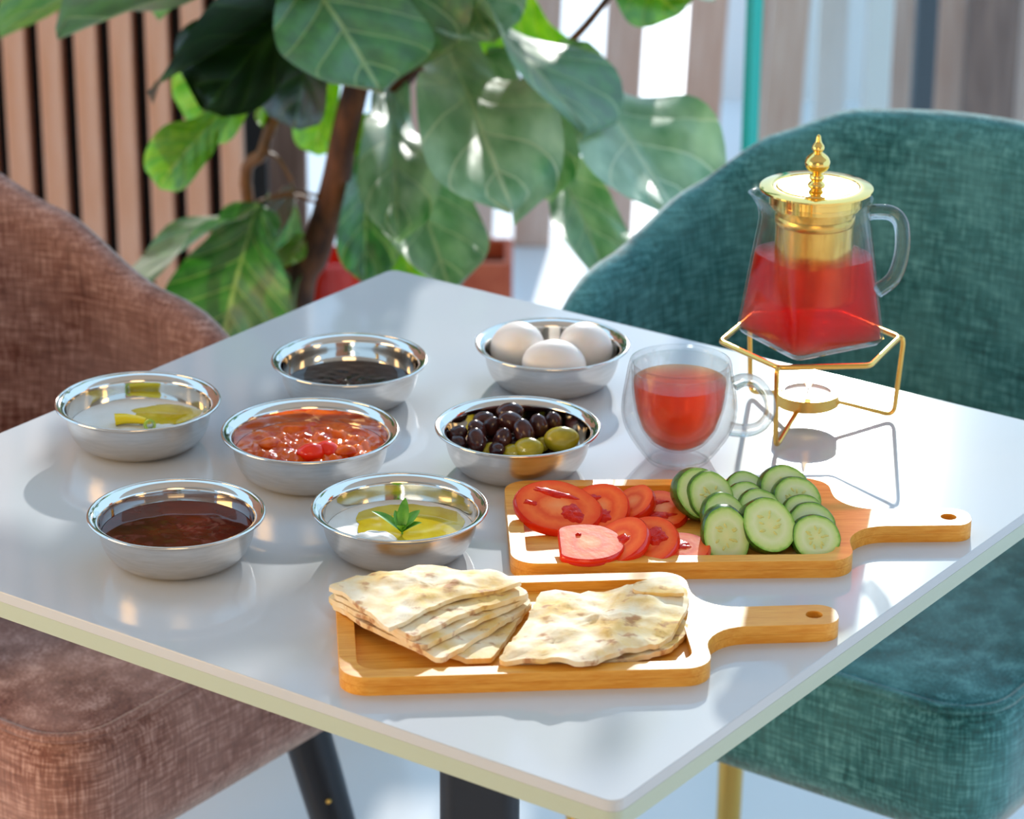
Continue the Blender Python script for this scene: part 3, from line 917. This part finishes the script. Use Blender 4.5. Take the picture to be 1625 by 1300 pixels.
tomato(1026, 858, 1.8, 2.15, 2.4, -30, 24, -115, None, [(.4, .5, .9, 1.1)], 10.2, 'tilted tomato slice with wet seeds, third in the front row')
tomato(1079, 868, 1.4, 2.15, 1.9, 6, 9, -90, None, [(-.3, .2, 1.3, .8)], 12.4, 'flat tomato slice at the front right end by the cucumber')

# ------------------------------------------------------------------ cucumber slices
def cucumber(u, v, zc, rx, ry, rz, tilt, tdir, h, label, seed):
    P = at(u, v, zc)
    t = thing('cucumber_slice', P, label, 'cucumber slice', 'cucumber slices on the board')
    nrm = Vector((math.sin(math.radians(tilt)) * math.cos(math.radians(tdir)), math.sin(math.radians(tilt)) * math.sin(math.radians(tdir)), math.cos(math.radians(tilt))))
    from mathutils import Quaternion
    t.rotation_mode = 'QUATERNION'
    t.rotation_quaternion = Vector((0, 0, 1)).rotation_difference(nrm) @ Quaternion((0, 0, 1), math.radians(rz))
    pts = slice_outline(rx, ry, None, seed, 48)
    # the cut is oblique: push the underside sideways
    def shear(g_): return ([(a, b + (c) * -0.35, c) for a, b, c in g_[0]],) + tuple(g_[1:])
    obj('flesh', shear(slab(pts, h, 0.05, -h)), M_['cuke'], t, angle=50)
    obj('peel', shear(slab(pts, h, 0.055, -h, skin=True)), M_['cuke_peel'], t, angle=60)
    rnd = random.Random(int(seed * 100))
    g_ = []
    for i in range(12):
        a = i * 2.4 + rnd.random(); r = (0.18 + 0.26 * rnd.random())
        e = ellipsoid(0.09, 0.2, 0.05, 8, 6)
        m3 = Matrix.Rotation(a + PI / 2 + rnd.uniform(-.4, .4), 3, 'Z')
        g_.append(moved(e, (r * rx * math.cos(a), r * ry * math.sin(a), 0.0), m3))
    obj('seeds', join(*g_), M_['cuke_seed'], t, kind='stuff')
    return t
CK = [  # u, v, z, rx, ry, spin, tilt, dir, h, label
    (1112, 783, 2.6, 1.75, 2.0, 15, 46, -75, 1.6, 'thick cucumber slice at the back of the left column'),
    (1130, 789, 2.5, 1.65, 2.0, 20, 48, -75, 1.7, 'second cucumber slice from the back in the left column'),
    (1152, 821, 2.1, 1.6, 1.9, 20, 44, -75, 0.9, 'pale cucumber slice third from the back in the left column'),
    (1153, 851, 1.9, 1.65, 2.15, 12, 58, -80, 0.9, 'front cucumber slice of the left column beside the tomato'),
    (1185, 779, 2.1, 1.5, 1.7, 15, 36, -80, 0.8, 'back cucumber slice of the middle column'),
    (1186, 797, 2.1, 1.5, 1.7, 15, 38, -80, 0.8, 'second cucumber slice from the back in the middle column'),
    (1207, 812, 2.2, 1.6, 1.8, 15, 42, -80, 0.8, 'third cucumber slice from the back in the middle column'),
    (1221, 833, 2.5, 1.85, 2.15, 18, 42, -85, 1.9, 'thickest cucumber piece at the front of the middle column'),
    (1247, 775, 2.5, 1.8, 1.85, 10, 44, -80, 1.3, 'back cucumber slice of the right column'),
    (1266, 792, 2.3, 1.7, 1.75, 15, 46, -80, 1.0, 'second cucumber slice from the back in the right column'),
    (1278, 818, 2.1, 1.55, 1.7, 15, 40, -80, 0.8, 'third cucumber slice from the back in the right column'),
    (1290, 832, 1.95, 1.65, 1.75, 15, 42, -80, 0.7, 'fourth cucumber slice from the back in the right column'),
    (1296, 853, 1.8, 1.72, 1.72, 15, 45, -80, 0.8, 'front cucumber slice of the right column by the board rim')]
for i, c in enumerate(CK): cucumber(*c, seed=1.7 + i * 1.31)

# ------------------------------------------------------------------ flatbread
def bread(px, z, th, label, seed, dome=0.25, amp=0.16, droop=0.0, per=10):
    """thin uneven sheet of bread inside the outline given by photograph pixels at height z"""
    if len(px[0]) == 2: w = [at(u, v, z) for u, v in px]
    else: w = [at(u, v, z + dz) for u, v, dz in px]
    c = sum(w, Vector()) / len(w)
    pts = []
    for i in range(len(w)):
        a, b = w[i], w[(i + 1) % len(w)]
        k_ = max(2, int((b - a).length / 0.45))
        pts += [a + (b - a) * (j / k_) for j in range(k_)]
    n = len(pts)
    # soften the corners and roughen the rim
    pts = [(pts[i - 1] + pts[i] * 2 + pts[(i + 1) % n]) / 4 for i in range(n)]
    loc = [p_ - c for p_ in pts]
    loc = [Vector((p_.x + .10 * fbm(p_.x, p_.y, seed, 1.7), p_.y + .10 * fbm(p_.y, p_.x, seed + 4, 1.7), p_.z)) for p_ in loc]
    R_ = 16
    V, F = [], []
    def hgt(x_, y_, t): return dome * (1 - t * t) + amp * fbm(x_ + seed, y_, seed, 0.42) + amp * 0.5 * fbm(x_, y_ + seed, 2, 1.1) - droop * t ** 3
    for side in (1, 0):
        V.append((0, 0, (hgt(0, 0, 0) if side else hgt(0, 0, 0) - th)))
        for r in range(1, R_ + 1):
            t = r / R_
            for p_ in loc:
                zz = p_.z * t + hgt(p_.x * t, p_.y * t, t)
                V.append((p_.x * t, p_.y * t, zz if side else zz - th * (1 if r < R_ else 0.85)))
    M0 = 1 + R_ * n
    for side in (0, 1):
        o = side * M0
        for k in range(n): F.append((o, o + 1 + k, o + 1 + (k + 1) % n))
        for r in range(R_ - 1):
            a, b = o + 1 + r * n, o + 1 + (r + 1) * n
            for k in range(n): F.append((a + k, b + k, b + (k + 1) % n, a + (k + 1) % n))
    a, b = 1 + (R_ - 1) * n, M0 + 1 + (R_ - 1) * n
    for k in range(n): F.append((a + k, b + k, b + (k + 1) % n, a + (k + 1) % n))
    o = obj('flatbread', (V, F), M_['bread'], loc=c, angle=60)
    return tag(o, label, 'bread', 'folded flatbread on the board')
arc = [(516, 934), (545, 919), (590, 908), (640, 905), (672, 897), (720, 899), (765, 903), (800, 912), (832, 927)]
bread([(518, 950), (560, 925), (640, 918), (720, 915), (800, 925), (846, 958), (838, 964), (780, 1046), (740, 1047), (640, 1010)], 1.15, .42, 'lowest wedge in the left stack of flatbread', 1.1, .1, .12)
bread([(524, 955), (560, 922), (640, 915), (720, 912), (800, 922), (843, 952), (838, 962), (700, 1047), (640, 1018), (570, 985)], 1.65, .42, 'second lowest wedge in the left stack of flatbread', 2.3, .1, .12)
bread([(520, 948), (560, 918), (640, 911), (720, 908), (800, 920), (842, 946), (760, 985), (668, 1026), (600, 988)], 2.15, .4, 'middle wedge in the left stack of flatbread', 3.4, .12, .12)
bread([(526, 942), (560, 915), (640, 908), (720, 905), (800, 916), (842, 941), (750, 968), (655, 1011), (590, 972)], 2.6, .4, 'second highest wedge in the left stack of flatbread', 4.2, .12, .12)
bread(arc + [(770, 938), (720, 948), (665, 975), (617, 997), (580, 968), (545, 940)], 3.05, .34, 'top wedge of the left stack of flatbread', 5.6, .25, .2)
bread([(860, 945), (930, 946), (1020, 940), (1084, 944), (1096, 975), (1090, 1005), (1065, 1028), (1010, 1045), (930, 1054), (880, 1058), (830, 1056), (800, 1048)], 1.2, .4, 'lower folded half of flatbread at the right of the board', 6.4, .15, .15)
bread([(856, 938), (920, 939), (985, 936), (1012, 925), (1045, 925), (1092, 932), (1092, 962), (1075, 995), (1040, 1022), (990, 1034), (935, 1052), (900, 1050), (850, 1047), (790, 1046), (815, 1010), (838, 980)], 1.75, .4, 'upper folded half of flatbread with brown spots at the right', 7.9, .45, .3)
bread([(1002, 927), (1030, 918), (1074, 912), (1082, 930), (1088, 942), (1040, 940), (1006, 936)], 2.3, .3, 'small folded flap of flatbread at the back right', 9.3, .1, .1)

# ------------------------------------------------------------------ glass cup with tea
CX, CY = 14.5, 4.3
cup = thing('glass_cup', (CX, CY, 0), 'double walled glass cup of tea with a round handle', 'cup')
oc = [(0, 0.0), (2.0, 0.0), (2.35, 0.15), (2.7, 0.6), (3.35, 1.5), (3.95, 2.6), (4.24, 3.7), (4.2, 4.9), (4.0, 6.2), (3.82, 7.3), (3.7, 7.75)]
oc_in = [(3.55, 7.8), (3.42, 7.5), (3.4, 7.0), (3.38, 6.3), (3.3, 5.2), (3.1, 4.0), (2.7, 2.7), (2.0, 1.7), (1.1, 1.15), (0, 1.0)]
cav = [(0, 0.8), (1.15, 0.95), (2.1, 1.5), (2.85, 2.6), (3.27, 4.0), (3.48, 5.2), (3.54, 6.3), (3.58, 7.2), (3.66, 7.2), (3.85, 6.2), (4.05, 4.9), (4.09, 3.7), (3.8, 2.65), (3.2, 1.6), (2.55, .7), (2.0, 0.22), (0, 0.2)]
cw = lathe(smoothprof(oc, 4) + smoothprof(oc_in, 4), 72)
obj('cup_walls', mesh('cup_walls', join(cw, lathe(smoothprof(cav, 3), 72)), M_['glass'], True, 80, len(cw[1])), None, cup)
hp = smooth_path([(3.95, 0, 6.0), (4.7, -.1, 6.35), (5.7, -.2, 6.1), (6.5, -.3, 5.0), (6.6, -.3, 3.8), (6.0, -.2, 2.75), (4.9, -.1, 2.35), (3.75, 0, 2.45)], 6)
obj('handle', tube(hp, [0.55 - .12 * math.sin(PI * k / (len(hp) - 1)) for k in range(len(hp))], 14), M_['glass_thick'], cup, angle=80)
ti = [(0, 1.02)] + [(r + .03, z - .03) for r, z in oc_in[::-1][1:] if z < 6.2] + [(3.41, 6.25), (0, 6.25)]
tag(obj('tea', lathe(ti, 72), M_['tea_cup'], loc=(CX, CY, 0), angle=40), 'orange red tea inside the double walled cup', 'tea')

# ------------------------------------------------------------------ warmer stand, candle, teapot
HX, HY, HZ = 24.72, 12.3, 6.6
st = thing('teapot_stand', (HX, HY, 0), 'gold wire hexagon stand under the teapot', 'stand')
def hexpt(deg, r=6.85): return Vector((r * math.cos(math.radians(deg)), r * math.sin(math.radians(deg)), HZ))
hx = []
for k in range(6):
    hx.append(hexpt(5 + 60 * k))
ringp = []
for k in range(6):
    a, b, c = hx[k - 1], hx[k], hx[(k + 1) % 6]
    for t in range(5):
        q = t / 4; s0 = b + (a - b) * .07; e0 = b + (c - b) * .07
        ringp.append(s0 * (1 - q) ** 2 + b * 2 * q * (1 - q) + e0 * q * q)
obj('ring', tube(ringp, 0.21, 10, True), M_['gold'], st)
for dg in (5, 125, 245):
    v = hexpt(dg); d_ = Vector((v.x, v.y, 0)).normalized()
    path = [v - d_ * .15, v + d_ * .35 + Vector((0, 0, -.05)), d_ * 6.75 + Vector((0, 0, 0.22)), d_ * 2.2 + Vector((0, 0, 1.55))]
    obj('leg', tube(round_corners(path, 0.8, 6), 0.2, 10), M_['gold'], st)
# tray ring: a shallow dish with a notch at the back
def dish():
    V, F = lathe([(0, 1.45), (2.4, 1.45), (2.47, 1.5), (2.47, 2.4), (2.42, 2.45), (2.08, 2.45), (2.05, 2.4), (2.05, 1.65), (0, 1.65)], 72)
    keep = []
    for f in F:
        c = sum((Vector(V[i]) for i in f), Vector()) / len(f)
        a = math.degrees(math.atan2(c.y, c.x))
        if c.z > 1.75 and 84 < a < 104: continue
        keep.append(f)
    return V, keep
obj('candle_tray', dish(), M_['gold'], st, angle=40)
tl = thing('tealight', (HX, HY, 1.66), 'white tealight candle in the gold tray under the teapot', 'candle')
obj('metal_cup', lathe([(0, 0), (1.86, 0), (1.9, .05), (1.9, .82), (1.82, .82), (1.82, .1), (0, .1)], 48), M_['alu'], tl)
obj('wax', lathe([(0, .1), (1.8, .1), (1.8, .66), (1.5, .6), (0, .58)], 48), M_['wax'], tl)
fm = bpy.data.materials.new('candle_flame'); fm.use_nodes = True
ft = NT(fm); fe = ft.n('ShaderNodeEmission'); fe.inputs[0].default_value = (1.0, 0.72, 0.36, 1); fe.inputs[1].default_value = 7.0
ft.l(fe.outputs[0], ft.out.inputs['Surface'])
obj('flame', moved(lathe([(0, 0), (.14, .08), (.24, .35), (.26, .6), (.2, .95), (.1, 1.3), (0, 1.6)], 16), (.06, -.02, 1.05)), fm, tl)
obj('wick', tube([(0, 0, .5), (0.02, 0, .9), (0.08, -.03, 1.25)], .06, 8), M_['wick'], tl)

PZ = HZ + 0.22
pot = thing('teapot', (HX - .05, HY - .1, PZ), 'glass teapot with a square base and gold lid on the wire stand', 'teapot', None, math.radians(30))
PH = 18.0 - PZ - .1
def loft(z0, z1, inset, n=96, m=26, capb=True, capt=False):
    V, F = [], []
    for j in range(m + 1):
        z = z0 + (z1 - z0) * j / m
        V += [loft_pt(2 * PI * k / n, z, inset) for k in range(n)]
    for j in range(m):
        for k in range(n):
            F.append((j * n + k, j * n + (k + 1) % n, (j + 1) * n + (k + 1) % n, (j + 1) * n + k))
    if capb: F.append(tuple(range(n)))
    if capt: F.append(tuple(m * n + k for k in range(n)))
    return V, F
def loft_pt(a, z, inset):
    t = max(0.0, min(1.0, z / PH))
    half = 4.2 + (4.0 - 4.2) * t
    if t < .05: half -= .3 * (1 - t / .05) ** 2
    diag = min(half * 1.35, 5.68 - (5.68 - 4.08) * min(1, t / .9))
    diag = max(diag, half * 1.001)
    p = max(2.0, 1 / math.log2(max(1.0001, half * math.sqrt(2) / diag)))
    if t > .9: half += 0.18 * ((t - .9) / .1) ** 2
    c, s = abs(math.cos(a)), abs(math.sin(a))
    r = half / (c ** p + s ** p) ** (1 / p) - inset
    # the pouring lip
    da = math.atan2(math.sin(a - math.radians(135)), math.cos(a - math.radians(135)))
    r += 0.85 * math.exp(-(da / .3) ** 2) * max(0, (t - .82) / .18) ** 1.6
    return (r * math.cos(a), r * math.sin(a), z)
outw = loft(0, PH, 0.0)
inw = loft(0.45, PH, 0.24)
n_ = 96; m_ = 26
no = len(outw[0])
rimf = [(m_ * n_ + k, m_ * n_ + (k + 1) % n_, no + m_ * n_ + (k + 1) % n_, no + m_ * n_ + k) for k in range(n_)]
gg = join(outw, inw)
obj('glass_body', (gg[0], gg[1] + rimf), M_['glass'], pot, angle=60)
# handle: flat glass band; local direction pointing to photo right is -45 deg
hd = Vector((math.cos(math.radians(-45)), math.sin(math.radians(-45)), 0))
def hpnt(r, z): return hd * r + Vector((0, 0, z - PZ))
hpth = smooth_path([hpnt(4.0, 17.0), hpnt(4.7, 17.15), hpnt(5.7, 17.1), hpnt(6.35, 16.5), hpnt(6.6, 15.2), hpnt(6.5, 13.5), hpnt(6.0, 12.0), hpnt(4.95, 11.0)], 6)
obj('handle', tube(hpth, 0.58, 14, flat=1.1, up=(-hd.y, hd.x, 0)), M_['glass_thick'], pot, angle=80)
LZ = 18.45 - PZ
obj('lid', moved(lathe([(0, .55), (2.9, .5), (3.0, .42), (3.15, .42), (3.25, .5), (4.1, .46), (4.22, .4), (4.22, .28), (4.1, .22), (3.5, .2), (3.45, -.9), (3.3, -.9), (3.3, .1), (0, .12)], 80), (0, 0, LZ - .2)), M_['gold_mirror'], pot, angle=35)
obj('lid_knob', moved(lathe(smoothprof([(0, 0), (.62, 0), (.6, .2), (.42, .38), (.55, .6), (.5, .85), (.36, .98), (.78, 1.3), (.95, 1.75), (.8, 2.2), (.45, 2.5), (.32, 2.62), (.46, 2.8), (.44, 3.05), (.26, 3.35), (.2, 3.6), (.14, 3.85), (0, 3.95)], 4), 36), (0, 0, LZ + .3)), M_['gold_mirror'], pot, angle=60)
iz = 17.6 - PZ
obj('strainer', moved(lathe([(3.3, 0), (3.3, -.45), (2.92, -.5), (2.9, -7.4), (2.7, -7.6), (0, -7.6), (0, -7.45), (2.62, -7.45), (2.8, -7.3), (2.82, -.4), (3.2, -.35), (3.2, 0)], 64), (0, 0, iz)), M_['gold_mesh'], pot, angle=35)
obj('strainer_band', moved(lathe([(2.93, 0), (2.99, .1), (2.99, .6), (2.93, .7)], 64), (0, 0, iz - 1.7)), M_['gold'], pot, angle=35)
TL = 13.5 - PZ
tg = loft(0.42, TL, 0.21, capb=True, capt=True)
te = obj('tea', tg, M_['tea'], loc=(HX - .05, HY - .1, PZ), rot=(0, 0, math.radians(30)), angle=50)
tag(te, 'deep red tea filling the glass teapot', 'tea')

# ------------------------------------------------------------------ fiddle leaf fig
FX, FY = at_y(478, 470, 122).x, 122.0
fig = thing('fiddle_leaf_fig', (FX, FY, -TABLE_H), 'large fiddle leaf fig with broad glossy leaves and brown trunk', 'plant')
def rel(p_): return Vector((p_.x - FX, p_.y - FY, p_.z + TABLE_H))
obj('pot', lathe([(0, 0), (9, 0), (9.6, .6), (12.5, 20), (12.8, 21), (12.2, 21.2), (11.6, 20.4), (11, 17), (0, 17)], 48), M_['pot_grey'], fig)
obj('soil', lathe([(0, 18.4), (6, 18.1), (11.2, 17.4), (11.0, 16.8), (0, 16.8)], 48), M_['soil'], fig)
tr = [Vector((-2, 2, 17)), rel(at_y(472, 480, 122)), rel(at_y(500, 400, 121)), rel(at_y(530, 300, 120)), rel(at_y(548, 210, 120)), rel(at_y(572, 110, 120)), rel(at_y(600, 0, 120)), Vector((12, -2, 100)), Vector((10, 0, 130)), Vector((14, 2, 165))]
trp = smooth_path(tr, 6)
obj('trunk', tube(trp, [max(.7, 2.0 - 0.018 * k) for k in range(len(trp))], 14), M_['bark'], fig)
br2 = smooth_path([rel(at_y(585, 230, 121)), rel(at_y(640, 130, 122)), rel(at_y(700, 60, 123)), Vector((22, 8, 90)), Vector((28, 10, 120))], 6)
obj('branch', tube(br2, [max(.4, 1.0 - .02 * k) for k in range(len(br2))], 10), M_['bark'], fig)
br3 = smooth_path([rel(at_y(760, 175, 126)), rel(at_y(830, 130, 124)), rel(at_y(880, 90, 122)), rel(at_y(930, 40, 121)), rel(at_y(985, -30, 120)), Vector((44, 0, 95))], 6)
obj('branch', tube(br3, [max(.35, .62 - .01 * k) for k in range(len(br3))], 10), M_['bark'], fig)
br4 = smooth_path([Vector((2, 3, 17)), rel(at_y(395, 330, 128)), rel(at_y(418, 240, 126)), rel(at_y(438, 170, 124)), rel(at_y(460, 60, 122)), Vector((2, 2, 96))], 6)
obj('branch', tube(br4, [.75] * len(br4), 10), M_['stem'], fig)

def fig_leaf_geo(seed):
    """fiddle shaped blade, unit length along +Y from the stalk, unit half width; wavy rim, folded along the midrib"""
    def fn(s_, t_):
        x_ = s_ * 2 - 1
        w_ = (0.18 + 0.95 * t_ ** 0.55 * (1 - .35 * math.exp(-((t_ - .28) / .16) ** 2))) * math.sqrt(max(0.0, 1 - max(0.0, (t_ - .62) / .385) ** 2.6)) if t_ < 1 else 0.02
        if t_ < .06: w_ *= (t_ / .06) ** .5 * .9 + .1
        wav = .09 * math.sin(9 * t_ + seed * 2 + (x_ > 0) * 1.4) * abs(x_) ** 2
        return Vector((x_ * w_ * .5, t_, .16 * abs(x_) * w_ - .22 * t_ * t_ + wav + .02 * fbm(x_ * 2 + seed, t_ * 3, seed, 1.2)))
    return surf(fn, 14, 20)
LM = {}
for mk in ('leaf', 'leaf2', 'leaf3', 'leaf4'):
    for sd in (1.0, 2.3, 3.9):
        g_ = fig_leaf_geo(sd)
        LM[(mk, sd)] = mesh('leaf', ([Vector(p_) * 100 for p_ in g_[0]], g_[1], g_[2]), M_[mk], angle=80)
def put_leaf(base, tip, width, roll, mk, sd):
    """blade from base to tip (cm, relative to the plant), roll about its own axis"""
    b, t = Vector(base), Vector(tip)
    yv = (t - b); L = yv.length; yv.normalize()
    zv = Vector((0, 0, 1)) - yv * yv.z
    if zv.length < .05: zv = Vector((0, -1, 0)) - yv * -yv.y
    zv.normalize(); xv = yv.cross(zv)
    m3 = Matrix((xv, yv, zv)).transposed() @ Matrix.Rotation(math.radians(roll), 3, 'Y')
    o = obj('leaf', LM[(mk, sd)], None, fig)
    m4 = m3.to_4x4() @ Matrix.Diagonal((width * CM, L * CM, L * .55 * CM, 1))
    m4.translation = b * CM
    o.matrix_local = m4
    return o
# leaves in view: base px, tip px (photograph), base depth, tip depth, width cm, roll, kind
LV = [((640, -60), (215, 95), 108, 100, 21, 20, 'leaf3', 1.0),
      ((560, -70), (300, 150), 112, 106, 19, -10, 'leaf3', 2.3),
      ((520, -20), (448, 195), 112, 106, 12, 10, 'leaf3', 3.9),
      ((470, 20), (290, 190), 124, 120, 12, -35, 'leaf2', 1.0),
      ((500, 50), (400, 190), 128, 124, 12, 30, 'leaf2', 2.3),
      ((362, 168), (246, 285), 118, 112, 7, -25, 'leaf2', 3.9),
      ((430, 315), (208, 420), 118, 108, 14, 20, 'leaf', 1.0),
      ((410, 320), (345, 535), 114, 106, 13, -15, 'leaf', 2.3),
      ((470, 320), (420, 520), 126, 122, 11, 10, 'leaf', 3.9),
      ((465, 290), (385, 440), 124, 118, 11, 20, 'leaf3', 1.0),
      ((450, -90), (610, 120), 106, 90, 15, 10, 'leaf', 2.3),
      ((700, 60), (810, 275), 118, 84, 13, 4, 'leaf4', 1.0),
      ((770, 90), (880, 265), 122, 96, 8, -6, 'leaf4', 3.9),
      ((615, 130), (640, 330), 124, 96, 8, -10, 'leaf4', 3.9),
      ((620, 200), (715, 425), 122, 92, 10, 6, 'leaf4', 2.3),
      ((905, 105), (725, 0), 124, 124, 10, -75, 'leaf2', 2.3),
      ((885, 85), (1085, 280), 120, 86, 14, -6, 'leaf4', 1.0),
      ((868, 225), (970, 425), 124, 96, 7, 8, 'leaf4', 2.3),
      ((960, -70), (1080, 8), 122, 116, 11, 20, 'leaf2', 3.9),
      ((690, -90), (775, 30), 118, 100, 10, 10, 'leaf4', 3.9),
      ((530, 110), (488, 240), 128, 124, 8, 15, 'leaf2', 1.0),
      ((575, 215), (590, 430), 126, 112, 7, -20, 'leaf', 3.9),
      ((600, 300), (660, 440), 126, 116, 8, 15, 'leaf2', 1.0),
      ((490, 370), (440, 420), 122, 118, 6, 15, 'leaf2', 2.3),
      ((450, 430), (390, 560), 120, 114, 9, 10, 'leaf', 1.0),
      ((590, 180), (556, 240), 124, 120, 5, 0, 'leaf2', 3.9)]
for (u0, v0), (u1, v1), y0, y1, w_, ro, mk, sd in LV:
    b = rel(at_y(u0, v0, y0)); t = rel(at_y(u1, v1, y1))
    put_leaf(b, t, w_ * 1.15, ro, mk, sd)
    # stalk back towards the nearest wood
    wood = min(trp + br2 + br3 + br4, key=lambda q: (q - b).length)
    mid_ = (wood + b) / 2 + Vector((0, 0, 1.0))
    obj('stalk', tube(smooth_path([wood, mid_, b], 4), .22, 6), M_['stem'], fig)
for i_ in range(18):
    a_ = i_ * 2.4
    b = Vector((14 + 12 * math.cos(a_ * 1.7), 2 + 9 * math.sin(a_), 94 + 1.9 * i_))
    d_ = Vector((math.cos(a_), math.sin(a_) * .5, -.45)).normalized()
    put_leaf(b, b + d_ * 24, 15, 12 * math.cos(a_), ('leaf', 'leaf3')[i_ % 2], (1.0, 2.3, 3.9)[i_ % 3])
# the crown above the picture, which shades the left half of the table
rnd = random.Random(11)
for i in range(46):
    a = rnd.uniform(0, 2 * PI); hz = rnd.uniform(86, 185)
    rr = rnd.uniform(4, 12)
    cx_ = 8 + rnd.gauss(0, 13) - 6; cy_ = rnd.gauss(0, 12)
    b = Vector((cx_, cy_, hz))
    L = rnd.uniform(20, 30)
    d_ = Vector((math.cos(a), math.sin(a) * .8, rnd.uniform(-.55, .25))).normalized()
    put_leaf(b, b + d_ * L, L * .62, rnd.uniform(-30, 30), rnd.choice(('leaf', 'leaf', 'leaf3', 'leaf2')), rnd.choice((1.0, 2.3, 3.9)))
